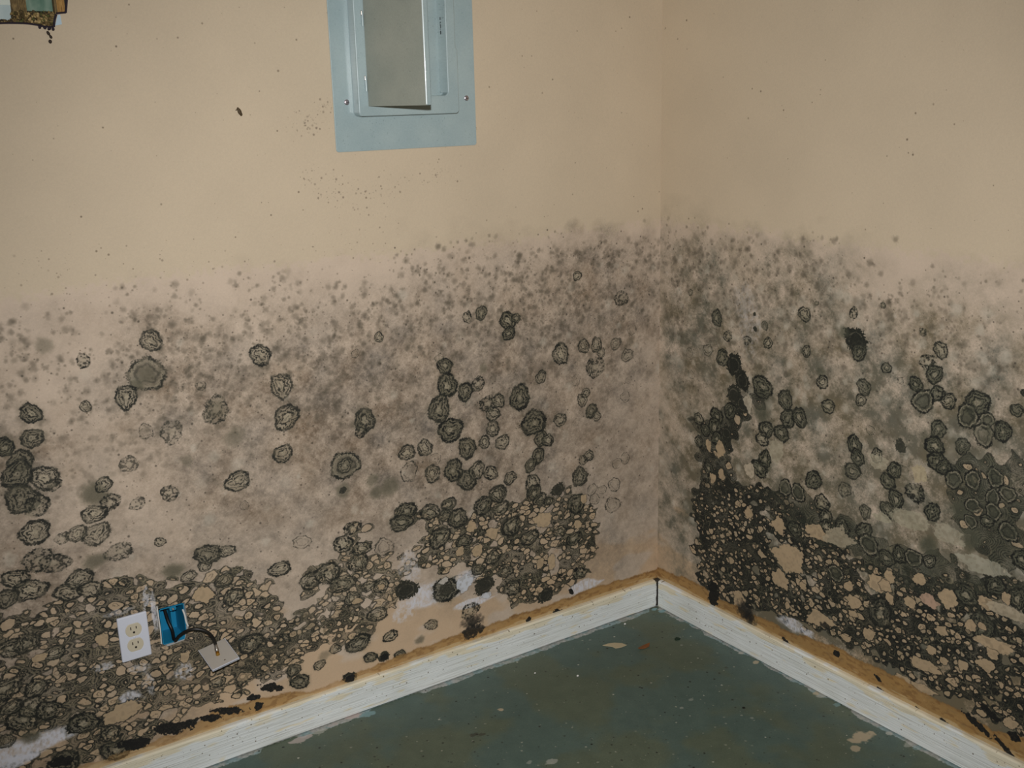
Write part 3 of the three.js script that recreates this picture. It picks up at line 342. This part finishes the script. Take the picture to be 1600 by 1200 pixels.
structure(obj('wall_side', bx(0.1, ROOM.h, ROOM.z, ROOM.x - 0.05, ROOM.h / 2, ROOM.z / 2), M.paint), 'plain beige wall at the far side of the room');
structure(obj('ceiling', bx(-ROOM.x + 0.2, 0.1, ROOM.z + 0.2, ROOM.x / 2, ROOM.h + 0.05, ROOM.z / 2), M.ceiling), 'plain off-white ceiling');

// floor: painted concrete, chipped and spattered
const FW_ = 1800, FH_ = 1500;
{
  const s = new Sheet(1536, 1280, FW_, FH_), R = rng(5), fl = (px, py) => { const p = onFloor(px, py); return [-p.x * 1000, p.z * 1000]; };
  s.all((x, y, i) => {
    const n = fbm(x / 150, y / 150, 4, 4), m = fbm(x / 30, y / 30, 6, 3) - 0.5, g = vn(x / 2, y / 2, 7) - 0.5, br = ss(0.4, 0.62, n);
    s.c[i * 3] = 80 + 8 * br + m * 12 + g * 9; s.c[i * 3 + 1] = 98 + m * 12 + g * 9; s.c[i * 3 + 2] = 90 - 9 * br + m * 10 + g * 8; s.z[i] = 0.5 + m * 0.2 + g * 0.2;
    // the wall painter's brush strayed onto the slab beside each board
    for (const [d, u, sd] of [[y - 15, x, 1], [x - 15, y, 2]]) {
      if (d > 60) continue; const gap = ss(0.36, 0.5, fbm(u / 95, sd * 5, 12, 3)), wdt = (sd === 1 ? 16 : 11) * gap * (0.4 + 1.3 * fbm(u / 40, sd * 3, 14, 3)), a = ss(wdt + 1, wdt - 1.5, d + (vn(x / 4, y / 4, 18) - 0.5) * 5);
      const t = ss(0.38, 0.62, fbm(x / 34, y / 34, 22, 3)); s.mix(i, 152 + 34 * t, 172 + 10 * t, 176 + 3 * t, a * (0.45 + 0.6 * fbm(x / 6, y / 6, 24, 2)));
    }
  });
  const spot = (x, y, r, c, a, e = 1) => { const sd = R() * 99; s.each(x - r * 2.4, y - r * 2.4, x + r * 2.4, y + r * 2.4, (X, Y, i) => { const d = Math.hypot((X - x) / e, Y - y) / r + (fbm((X - x) / r * 1.4 + sd, (Y - y) / r * 1.4, 3, 4) - 0.5) * 0.9; s.mix(i, c[0], c[1], c[2], a * ss(1.05, 0.8, d)); }); };
  for (let k = 0; k < 4200; k++) { const w = R() < 0.55; spot(R() * FW_, R() * FH_, 0.7 + R() ** 5 * 3, w ? [168, 166, 150] : [30, 30, 26], 0.3 + R() * 0.55); }
  for (let k = 0; k < 120; k++) spot(R() * FW_, R() * FH_, 2 + R() * 1.6, R() < 0.7 ? [16, 16, 14] : [196, 192, 178], 0.85);
  for (const [px, py, r, c, a, e] of [[782, 1109, 8, 0, .9, 1], [1346, 1152, 26, 0, .9, 1.5], [1337, 1170, 14, 0, .8, 1], [862, 1190, 13, 1, .65, 1.3], [827, 1191, 7, 1, .5, 1.2], [1283, 1086, 15, 1, .75, 1.1], [1275, 1083, 9, 0, .8, 1.2], [1308, 1101, 9, 2, .6, 1.4], [1181, 1035, 9, 0, .85, 1.3], [1158, 1020, 8, 1, .85, 1.2], [1346, 1122, 6, 1, .8, 1.2], [1389, 1146, 9, 1, .85, 1.1], [1420, 1163, 11, 1, .6, 1.6], [1433, 1168, 10, 2, .5, 1.5], [1080, 1093, 6, 1, .5, 1.3], [1065, 1106, 5, 1, .6, 1.2], [1175, 1122, 5, 1, .5, 1], [922, 1000, 5, 1, .45, 1], [1065, 1008, 5, 1, .5, 1], [551, 1119, 12, 3, .9, 2.2], [520, 1133, 9, 3, .7, 1.8], [575, 1116, 12, 2, .8, 2], [470, 1155, 14, 3, .8, 2.4], [500, 1143, 10, 1, .7, 2], [1022, 952, 9, 2, .9, 1.4], [1035, 955, 9, 2, .9, 1.5], [740, 1148, 8, 4, .5, 1.5], [752, 1148, 8, 4, .5, 1.4], [1135, 1043, 6, 4, .4, 1], [1162, 1106, 5, 5, 1, 1], [1058, 998, 3, 5, .2, 1]]) { const [x, y] = fl(px, py); spot(x, y, r, [[186, 168, 140], [176, 174, 164], [128, 160, 164], [190, 174, 168], [52, 46, 36], [14, 14, 12]][c], a, e); }
  const g = new THREE.BoxGeometry(-ROOM.x + 0.2, 0.1, ROOM.z + 0.2).translate(ROOM.x / 2, -0.05, ROOM.z / 2), p = g.attributes.position, uv = g.attributes.uv;
  for (let i = 0; i < p.count; i++) uv.setXY(i, -p.getX(i) * 1000 / FW_, p.getZ(i) * 1000 / FH_);
  structure(obj('floor', g, phys({ map: s.colour(), bumpMap: s.relief(), bumpScale: 0.0012, roughness: 0.55 })), 'dark grey-green painted concrete floor with chips and paint spatter');
}
// baseboards
const HB = 0.0926, TB = 0.015;
function baseboard(name, len, seed, label) {
  const s = new Sheet(2048, 96, 2200, 96), R = rng(seed);
  s.all((x, y, i) => {
    const gr = fbm(x / 120, y / 1.6, seed, 3) - 0.5, n = fbm(x / 70, y / 30, seed + 3, 3) - 0.5, top = ss(0.52, 0.7, fbm(x / 60, y / 12, seed + 5, 3) + ss(56, 96, y) * 0.42 - 0.16);
    s.c[i * 3] = 228 + gr * 22 + n * 12 + top * 2; s.c[i * 3 + 1] = 231 + gr * 22 + n * 12 - top * 11; s.c[i * 3 + 2] = 228 + gr * 22 + n * 16 - top * 34; s.z[i] = 0.5 + gr * 0.8;
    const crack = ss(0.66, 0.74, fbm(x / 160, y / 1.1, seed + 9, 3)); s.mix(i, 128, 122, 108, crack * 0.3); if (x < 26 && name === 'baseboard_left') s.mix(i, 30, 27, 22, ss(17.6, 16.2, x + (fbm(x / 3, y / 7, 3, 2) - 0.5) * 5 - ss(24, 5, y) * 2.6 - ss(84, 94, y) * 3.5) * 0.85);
  });
  for (let k = 0; k < 420; k++) { const x = R() * 2200, y = 20 + R() * 76, r = 0.5 + R() ** 3 * 1.8, a = R() < 0.5 ? 0.75 : 0.4; s.each(x - 4, y - 4, x + 4, y + 4, (X, Y, i) => s.mix(i, 70, 56, 38, a * ss(1.2, 0.5, Math.hypot(X - x, Y - y) / r))); }
  const sh = new THREE.Shape(); sh.moveTo(0, 0.003); sh.lineTo(TB, 0.003); sh.lineTo(TB, HB - 0.006); sh.quadraticCurveTo(TB, HB - 0.001, TB - 0.006, HB); sh.lineTo(0, HB); sh.closePath();
  const g = new THREE.ExtrudeGeometry(sh, { depth: len, bevelEnabled: false, curveSegments: 5, steps: 1 });   // profile in x,y; runs along z
  uvXY(g, 2.2, 0.0935, 'z', 'y');
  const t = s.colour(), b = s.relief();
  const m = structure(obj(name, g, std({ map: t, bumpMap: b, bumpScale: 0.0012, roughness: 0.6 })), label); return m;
}
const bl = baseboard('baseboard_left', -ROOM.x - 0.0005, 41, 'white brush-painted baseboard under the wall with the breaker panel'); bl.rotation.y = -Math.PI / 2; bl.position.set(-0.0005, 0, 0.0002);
bl.scale.x = 1;
const br = baseboard('baseboard_right', ROOM.z - 0.022, 47, 'white brush-painted baseboard under the heavily moulded wall'); br.scale.x = -1; br.position.set(-0.0002, 0, 0.0215);

// ───────────────────────── breaker panel ─────────────────────────
{
  const X0 = -1.0522, X1 = -0.6482, Y0 = 1.507, Ht = 0.76, cx = (X0 + X1) / 2;
  const t = thing('breaker_panel', 'grey-blue steel electrical breaker panel with its door standing open', 'electrical panel', new THREE.Vector3(cx, Y0, 0));
  const W = X1 - X0, ext = (s, d, bev, z) => uvXY(new THREE.ExtrudeGeometry(s, { depth: d - 2 * bev, bevelEnabled: bev > 0, bevelThickness: bev, bevelSize: bev, bevelOffset: -bev, bevelSegments: 6, curveSegments: 8 }).translate(0, 0, z + bev), 0.5, 0.5);
  const sh = rrect(W, Ht, 0.007); obj('trim_plate', ext(sh, 0.003, 0.0008, 0.0004).translate(0, Ht / 2, 0), M.enamel, t);
  // raised frame: a shallow box with an opening, its right edge steps in higher up
  const L = X => X - cx, a = L(-0.9995), b = L(-0.7147), b2 = L(-0.7195), y0 = 0.083, y1 = Ht - 0.083, rx0 = L(-0.968), rx1 = L(-0.7468), ry0 = 0.128, ry1 = Ht - 0.128, r = 0.010;
  const fr = new THREE.Shape(); fr.moveTo(a + r, y0); fr.lineTo(b - r, y0); fr.absarc(b - r, y0 + r, r, -Math.PI / 2, 0); fr.lineTo(b, 0.238); fr.lineTo(b2, 0.246); fr.lineTo(b2, y1 - r); fr.absarc(b2 - r, y1 - r, r, 0, Math.PI / 2); fr.lineTo(a + r, y1); fr.absarc(a + r, y1 - r, r, Math.PI / 2, Math.PI); fr.lineTo(a, y0 + r); fr.absarc(a + r, y0 + r, r, Math.PI, 1.5 * Math.PI);
  const op = rrect(rx1 - rx0, ry1 - ry0, 0.011, THREE.Path), pts = op.getPoints(8).map(p => new THREE.Vector2(p.x + (rx0 + rx1) / 2, p.y + (ry0 + ry1) / 2)); fr.holes.push(new THREE.Path(pts.reverse()));
  obj('raised_frame', ext(fr, 0.029, 0.003, 0.003), M.enamel, t);
  obj('dead_front', uvXY(bx(rx1 - rx0 + 0.004, ry1 - ry0 + 0.004, 0.003, (rx0 + rx1) / 2, (ry0 + ry1) / 2, 0.005), 0.5, 0.5), M.enamel, t);
  const lip = new THREE.Shape(); lip.moveTo(0, 0); lip.lineTo(0, -0.026); lip.lineTo(-0.001, -0.026); lip.lineTo(-0.0095, 0); lip.closePath();
  obj('opening_jamb', uvXY(new THREE.ExtrudeGeometry(lip, { depth: ry1 - ry0 - 0.014, bevelEnabled: false }).rotateX(-Math.PI / 2).translate(rx1, ry0 + 0.007, 0.0055), 0.5, 0.5), M.enamel, t);
  for (const [px, py] of [[541.98, 159.8], [728.9, 153.3]]) for (const up of [0, 1]) {
    const p = onLeft(px, py, 0.004), y = up ? Ht - (p.y - Y0) : p.y - Y0;
    const sc = obj('screw', new THREE.LatheGeometry([[0, .0035], [.003, .0033], [.0062, .002], [.0068, .0008], [.0068, 0]].map(q => new THREE.Vector2(...q)), 20).rotateX(Math.PI / 2).translate(p.x - cx, y, 0.0033), M.screw, t);
    obj('screw_slot', bx(0.009, 0.0014, 0.0012, p.x - cx, y, 0.0067).toNonIndexed(), M.slot, sc);
  }
  // the door: a shallow pan on hinges along the left of the frame, swung well open
  const dw = 0.218, y2 = 0.1065, dh = Ht - 2 * y2, th = 80 * RAD, dd = 0.013, q = 0.0012;
  const door = new THREE.Group(); door.name = 'door'; door.position.set(L(-0.9735), y2, 0.0335); door.rotation.y = -th; t.add(door);
  obj('door_face', uvXY(bx(dw, dh, q, dw / 2, dh / 2, 0, 0.0005), 0.5, 0.5), M.door, door);
  obj('door_flange', [uvXY(bx(q, dh, dd, dw - q / 2, dh / 2, -dd / 2), 0.5, 0.5, 'z', 'y'), uvXY(bx(dw - 0.02, q, dd, dw / 2 + 0.01, q / 2, -dd / 2), 0.5, 0.5), uvXY(bx(dw - 0.02, q, dd, dw / 2 + 0.01, dh - q / 2, -dd / 2), 0.5, 0.5)], M.enamel, door);
  obj('door_highlight_bead', new THREE.CapsuleGeometry(0.0021, dh - 0.006, 4, 14).translate(dw - 0.0012, dh / 2, -0.0012), phys({ color: 0xc9d6d6, roughness: 0.22, clearcoat: 0.8, clearcoatRoughness: 0.1 }), door);  // bead added for a bright line on the free edge, highlight in its pale colour
  const lp = { x: dw - 0.058, y: 0.268 };
  const la = obj('latch', bx(0.062, 0.066, 0.008, lp.x, lp.y, 0.004, 0.0018), M.latch, door); void la;
  obj('latch_edge', bx(0.005, 0.064, 0.0095, lp.x + 0.031, lp.y, 0.0045, 0.001), M.latchEdge, door);
  obj('latch_slide', bx(0.012, 0.024, 0.004, lp.x + 0.012, lp.y, 0.0088, 0.001), M.latchEdge, door);
  for (const y of [0.05, 0.2, dh - 0.06]) { const h = obj('hinge', new THREE.CylinderGeometry(0.0028, 0.0028, 0.03, 12).translate(L(-0.9775), y2 + y, 0.034), M.enamel, t); void h; }
  for (const y of [0.066, 0.215]) obj('hinge_pin', new THREE.CapsuleGeometry(0.0018, 0.008, 4, 8).translate(L(-0.9795), y2 + y, 0.0345), M.nickel, t);
  // pencilled mark on the jamb, black strokes
  const mk = [[0, 0, .006, .004], [.001, -.008, .005, .002], [-.001, -.012, .003, .003], [.002, -.016, .003, .005], [-.001, -.022, .004, .002], [.001, -.029, .005, .005]].map(([u, v, w, h], i) => bx(0.0006, h * 1.7, w * 1.6, 0, v * 1.15, u * 1.6).rotateX((i % 3 - 1) * 0.5 * 0));
  const pm = onLeft(691.5, 29, 0.018); obj('ink_mark', mk.map(g => g.rotateY(-0.3).translate(rx1 - 0.0062, pm.y - Y0, 0.016)), M.ink, t);
}

// ───────────────────────── outlet ─────────────────────────
{
  const c = new THREE.Vector3(-1.6606, 0.4034, 0.0006), t = thing('outlet', 'white duplex outlet plate with two ivory sockets on the mouldy wall', 'outlet', c); t.rotation.z = 0.009;
  const s = rrect(0.07, 0.1143, 0.003); for (const k of [-1, 1]) { const h = new THREE.Path(); sock(h, 0.0176, 0.0146, k * 0.0195); s.holes.push(h); }
  function sock(p, rx, ry, y) { const n = 40; for (let i = 0; i < n; i++) { const a = i / n * 6.2832, x = Math.cos(a) * rx, yy = cl(Math.sin(a) * rx, -ry, ry); p[i ? 'lineTo' : 'moveTo'](x, y + yy); } p.closePath(); }
  obj('plate', new THREE.ExtrudeGeometry(s, { depth: 0.0025, bevelEnabled: true, bevelThickness: 0.0028, bevelSize: 0.0028, bevelOffset: -0.0028, bevelSegments: 3 }).translate(0, 0, 0), M.white, t);
  for (const k of [1, -1]) {
    const f = new THREE.Shape(); sock(f, 0.0192, 0.0162, k * 0.0195); const so = obj('socket', new THREE.ExtrudeGeometry(f, { depth: 0.004, bevelEnabled: true, bevelThickness: 0.0008, bevelSize: 0.0008, bevelOffset: -0.0008, bevelSegments: 2 }).translate(0, 0, 0.001), M.ivory, t);
    obj('slot', bx(0.0022, 0.0075, 0.0006, -0.0064, k * 0.0195 + 0.005, 0.0060), M.slot, so); obj('slot', bx(0.0022, 0.0062, 0.0006, 0.0064, k * 0.0195 + 0.005, 0.0060), M.slot, so);
    obj('ground_hole', new THREE.CylinderGeometry(0.0027, 0.0027, 0.0006, 14).rotateX(Math.PI / 2).translate(0, k * 0.0195 - 0.0062, 0.0060), M.slot, so);
  }
  obj('screw', new THREE.SphereGeometry(0.003, 14, 8).scale(1, 1, 0.4).translate(0, 0, 0.0053), M.white, t);
}
// ───────────────────────── open junction box, cable and dangling plate ─────────────────────────
{
  const t = thing('junction_box', 'open blue plastic junction box sunk in the mouldy wall', 'junction box', new THREE.Vector3(boxC.x, boxC.y, 0)), w = boxW, h = boxH, d = 0.075, k = 0.0022;
  obj('body', [bx(w, h, k, 0, 0, -d), bx(k, h, d, -w / 2 + k / 2, 0, -d / 2 - 0.001), bx(k, h, d, w / 2 - k / 2, 0, -d / 2 - 0.001), bx(w, k, d, 0, h / 2 - k / 2, -d / 2 - 0.001), bx(w, k, d, 0, -h / 2 + k / 2, -d / 2 - 0.001)], M.box, t);
  const ear = s => { const g = new THREE.ExtrudeGeometry(rrect(0.016, 0.010, 0.003), { depth: 0.012, bevelEnabled: false }).translate(s * 0.003, s * (h / 2 - 0.007), -0.014); return g; };
  obj('screw_tab', ear(1), M.box, t); obj('screw_tab', ear(-1).translate(0.02, 0, 0), M.box, t);
  obj('screw', new THREE.SphereGeometry(0.0032, 12, 8).translate(0.003, h / 2 - 0.008, -0.001), M.nickel, t);
  obj('divider_rib', bx(0.004, h - 0.01, 0.03, 0.010, 0, -d + 0.016), M.box, t);
  // torn paper and bare plaster round the cut
  obj('torn_plaster_edge', tube([[-w / 2 - .0045, h / 2 + .012, .001], [-w / 2 - .0035, .02, .001], [-w / 2 - .003, -.012, .001], [-w / 2 - .004, -h / 2 + .006, .001]].map(q => new THREE.Vector3(...q)), 0.0016, 24, 6), M.gypsum, t);
  obj('torn_plaster_edge', tube([[w / 2 - .004, h / 2 - .016, .0], [w / 2 - .001, .016, .0008], [w / 2 + .001, -.004, .0008], [w / 2 + .004, -h / 2 + .032, .0008]].map(q => new THREE.Vector3(...q)), 0.0024, 24, 6), M.gypsum, t);
}
const plateRot = new THREE.Matrix4().makeBasis(new THREE.Vector3(0.9863, 0.1648, -0.0002), new THREE.Vector3(-0.0294, 0.1752, -0.9841), new THREE.Vector3(-0.1622, 0.9706, 0.1777));
const plateC = onLeft(341.5, 1021.5, 0.053), conn = onLeft(339.5, 1022, 0.05);
{
  const t = thing('cable_wall_plate', 'loose beige wall plate sticking out on the end of a black cable', 'wall plate', plateC); t.quaternion.setFromRotationMatrix(plateRot);
  const s = rrect(0.07, 0.092, 0.003); const h = new THREE.Path(); h.absarc(-0.002, 0, 0.0048, 0, 6.2832, true); s.holes.push(h);
  obj('plate', new THREE.ExtrudeGeometry(s, { depth: 0.002, bevelEnabled: true, bevelThickness: 0.001, bevelSize: 0.001, bevelOffset: -0.001, bevelSegments: 2 }).translate(0, 0, -0.004), M.almond, t);
  obj('rim', [bx(0.07, 0.0016, 0.005, 0, -0.0452, -0.0025), bx(0.0016, 0.092, 0.004, 0.0342, 0, -0.003), bx(0.0016, 0.092, 0.004, -0.0342, 0, -0.003)], M.white, t);
  obj('threaded_jack', new THREE.CylinderGeometry(0.0046, 0.0052, 0.010, 16).rotateX(Math.PI / 2).translate(-0.002, 0, 0.001), M.brass, t);
  for (const y of [-0.03, 0.03]) obj('screw', new THREE.SphereGeometry(0.0026, 10, 6).scale(1, 1, 0.5).translate(0.004, y, -0.0008), M.nickel, t);
}
{
  const up = new THREE.Vector3(-0.1622, 0.9706, 0.1777), jack = plateC.clone().addScaledVector(new THREE.Vector3(0.9863, 0.1648, 0), -0.002), a = jack.clone().addScaledVector(up, 0.009), b = onLeft(336.5, 1006, 0.045);
  const t = thing('coaxial_cable', 'black coaxial cable looping out of the blue box to the loose plate', 'cable', a.clone()), o = a.clone().negate();
  const P = (px, py, z) => onLeft(px, py, z).add(o), box = (x, y, z) => new THREE.Vector3(boxC.x + x, boxC.y + y, z).add(o);
  obj('jacket', tube([box(-.005, .044, -.05), box(-.004, .02, -.05), box(0, -.01, -.046), box(.004, -.03, -.035), P(273, 1001, -0.004), P(280, 994, .012), P(290, 987, .026), P(303, 983, .038), P(318, 985, .046), P(329, 992, .049), P(335, 1001, .048), b.clone().add(o)], 0.0043, 90, 12), M.black, t);
  const dir = a.clone().sub(b), len = dir.length(), g = new THREE.LatheGeometry([[.0001, 0], [.0040, 0], [.0044, len * .5], [.0052, len * .55], [.0056, len * .85], [.0054, len], [.0001, len]].map(q => new THREE.Vector2(...q)), 6);
  const cn = obj('connector', g, M.nickel, t); cn.position.copy(b).add(o); cn.quaternion.setFromUnitVectors(new THREE.Vector3(0, 1, 0), dir.normalize());
}
// ───────────────────────── the broken opening high on the wall ─────────────────────────
{
  const at0 = new THREE.Vector3((holeLeft + hole.at(-1).x) / 2, hole[2].y, -0.016), t = thing('wall_recess', 'ragged opening broken into the beige wall, crusted with brown debris', 'wall opening', at0);
  const Q = (px, py, z) => onLeft(px, py, z).sub(at0);
  const slab = (x0, x1, y0, y1, z, d) => { const a = Q(x0, y1, z), b = Q(x1, y0, z); a.x = Q(x0, 8, z).x; b.x = Q(x1, 8, z).x; return bx(b.x - a.x, b.y - a.y, d, (a.x + b.x) / 2, (a.y + b.y) / 2, z - at0.z - d / 2); };
  const mott = (c, v, sc, seed) => grainTexture(128, 128, (i, j) => { const n = fbm(i / sc, j / sc, seed, 4) - 0.5; return c.map((k, q) => k + n * v[q]); });
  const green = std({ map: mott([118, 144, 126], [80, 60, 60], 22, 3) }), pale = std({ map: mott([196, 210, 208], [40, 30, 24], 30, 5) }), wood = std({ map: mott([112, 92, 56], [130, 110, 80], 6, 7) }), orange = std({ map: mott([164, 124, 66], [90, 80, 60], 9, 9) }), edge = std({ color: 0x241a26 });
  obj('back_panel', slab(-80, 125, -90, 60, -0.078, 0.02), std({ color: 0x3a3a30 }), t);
  obj('green_board', slab(38, 90, -90, 17, -0.040, 0.012), green, t);
  obj('pale_board', slab(-70, 18, -90, 34, -0.036, 0.012), pale, t); obj('pale_board', slab(-70, 17, -90, 6, -0.034, 0.004), std({ color: 0xdfe6da }), t);
  obj('stud', slab(17, 41, -90, 40, -0.030, 0.04), wood, t);
  obj('timber_strip', slab(88, 101, -90, 21, -0.014, 0.016), orange, t); obj('timber_strip', slab(84.5, 88.5, -90, 24, -0.013, 0.016), wood, t);
  // crumbs heaped along the foot of the opening
  const R = rng(19), cols = [0x6e5a34, 0x4c3f22, 0x8a7446, 0x5b5a2c, 0xb49a68, 0x3a2e1c].map(c => std({ color: c })), ge = [0, 1, 2].map(k => { const g = new THREE.IcosahedronGeometry(1, 0), p = g.attributes.position; for (let i = 0; i < p.count; i++) { const n = 0.75 + 0.5 * vn(p.getX(i) * 2 + k * 9, p.getY(i) * 2 + p.getZ(i), 3); p.setXYZ(i, p.getX(i) * n, p.getY(i) * n, p.getZ(i) * n); } g.computeVertexNormals(); return g; });
  const heap = cols.map(() => []);
  for (let k = 0; k < 900; k++) { const px = -10 + R() * 95, top = px > 18 ? 17 + R() * 3 : 33, py = top + R() ** 0.8 * (41 - top + (px > 55 ? 3 : 0)), c = Q(px, py, -0.030 + R() * 0.016), r = 0.0014 + R() ** 2 * 0.0032; heap[Math.floor(R() * cols.length)].push(ge[k % 3].clone().scale(r * (0.7 + R()), r, r * 0.8).rotateZ(R() * 6).translate(c.x, c.y, c.z)); }
  heap.forEach((h, i) => { const m = obj('crumbs', h, cols[i], t); m.userData.kind = 'stuff'; });
  obj('torn_edge_shade', [[[-20, 37.5], [20, 37], [45, 38], [58, 40], [70, 42.5], [84, 43.5]], [[84.5, 43], [85.5, 33], [88, 23]], [[88, 22], [96, 21], [102.5, 20.5]], [[103, 21], [104, 8], [105, -10], [106, -40]]].map(l => tube(l.map(q => Q(q[0], q[1] - 0.5, -0.002)), 0.0029, 30, 6)), edge, t);  // dark strip along the torn rim, edge shade put into its colour
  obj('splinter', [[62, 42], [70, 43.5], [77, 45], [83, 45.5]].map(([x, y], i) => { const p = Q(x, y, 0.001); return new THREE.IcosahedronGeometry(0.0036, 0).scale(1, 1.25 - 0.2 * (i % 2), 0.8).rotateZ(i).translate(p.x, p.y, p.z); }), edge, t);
  const fl = [Q(90, 23, .0012), Q(94, 23, .0012), Q(97, 38, .003), Q(86, 40, .0012)], fs = new THREE.Shape(fl.map(p => new THREE.Vector2(p.x, p.y))); obj('paper_flap', new THREE.ExtrudeGeometry(fs, { depth: 0.0008, bevelEnabled: false }).translate(0, 0, fl[0].z), std({ color: 0xb9ccd6 }), t);
}
// specks of debris hung on the wall
function crumb(name, label, cat, px, py, pts, col, group) {
  const p = onLeft(px, py, 0), t = thing(name, label, cat, p, group), g = pts.map(([x, y, rx, ry, a]) => new THREE.IcosahedronGeometry(1, 2).scale(rx, ry, Math.min(rx, ry) * 0.8).rotateZ(a).translate(x, y, Math.min(rx, ry) * 0.75));
  obj('husk', g, std({ color: col, roughness: 0.7 }), t); return t;
}
crumb('debris_speck', 'tiny brown insect husk stuck on the bare wall beside the breaker panel', 'debris', 373.5, 174.5, [[0, 0, 0.0045, 0.0085, 0.35], [-.003, .006, .003, .004, 0], [.0035, -.006, .0032, .004, 0], [-.006, .004, .003, .0012, .3]], 0x4a3a22);
crumb('debris_speck', 'dark crumb dangling just below the ragged wall opening', 'debris', 77, 54.5, [[-.002, .003, .003, .005, .5], [.002, -.004, .0028, .004, .5]], 0x2c2112, 'crumbs hanging below the opening');
crumb('debris_speck', 'dark crumb dangling lowest below the ragged wall opening', 'debris', 78, 65, [[0, 0, .0035, .004, 0]], 0x2a1c12, 'crumbs hanging below the opening');
// ───────────────────────── litter on the floor ─────────────────────────
function flake(name, label, cat, corners, h, col, curl = 0.002) {
  const P = corners.map(([a, b]) => onFloor(a, b)), c = P.reduce((s, p) => s.add(p), new THREE.Vector3()).multiplyScalar(1 / P.length), s = new THREE.Shape(P.map(p => new THREE.Vector2(p.x - c.x, -(p.z - c.z))));
  const g = new THREE.ExtrudeGeometry(s, { depth: h, bevelEnabled: true, bevelThickness: 0.0003, bevelSize: 0.0006, bevelSegments: 1 }).rotateX(-Math.PI / 2).translate(0, 0.0006, 0), p = g.attributes.position;
  for (let i = 0; i < p.count; i++) { const d = Math.hypot(p.getX(i), p.getZ(i)) / 0.03; p.setY(i, p.getY(i) + curl * d * d); } g.computeVertexNormals();
  const m = obj(name, g, std({ color: col, roughness: 0.75 })); m.position.copy(c); return tag(m, label, cat);
}
flake('paint_flake', 'flat tan paint flake lying on the floor before the corner', 'paint flake', [[942, 1009], [950, 1006.5], [960, 1005], [972, 1006], [979, 1008.5], [972, 1011.5], [962, 1013.5], [957, 1011]], 0.0012, 0xb9aa8a, 0);
flake('leaf_scrap', 'curled orange-brown leaf scrap on the grey floor', 'leaf', [[997, 1015], [1003, 1010], [1009, 1008], [1015, 1007], [1014, 1011], [1007, 1014], [1000, 1016]], 0.001, 0x7c4a20, 0.006);
flake('leaf_scrap', 'small dark green leaf scrap on the floor near the right baseboard', 'leaf', [[1054, 999], [1057, 996.5], [1063, 998], [1062, 1000], [1056, 1001]], 0.0015, 0x0d2a18, 0.002);
for (const [px, py, r, w] of [[976.5, 976, 0.0034, 'white crumb of paint on the floor against the left baseboard near the corner'], [902.7, 1057, 0.0032, 'white paint crumb out on the open grey floor'], [836, 1052.5, 0.0026, 'small flat white paint crumb on the floor below the left baseboard']]) {
  const p = onFloor(px, py, 0), g = new THREE.IcosahedronGeometry(r, 1).scale(1.2, 0.8, 0.9).translate(0, r * 0.75, 0), m = obj('paint_crumb', g, std({ color: 0xdedcd6 })); m.position.copy(p); tag(m, w, 'paint crumb');
}

renderer.render(scene, camera);
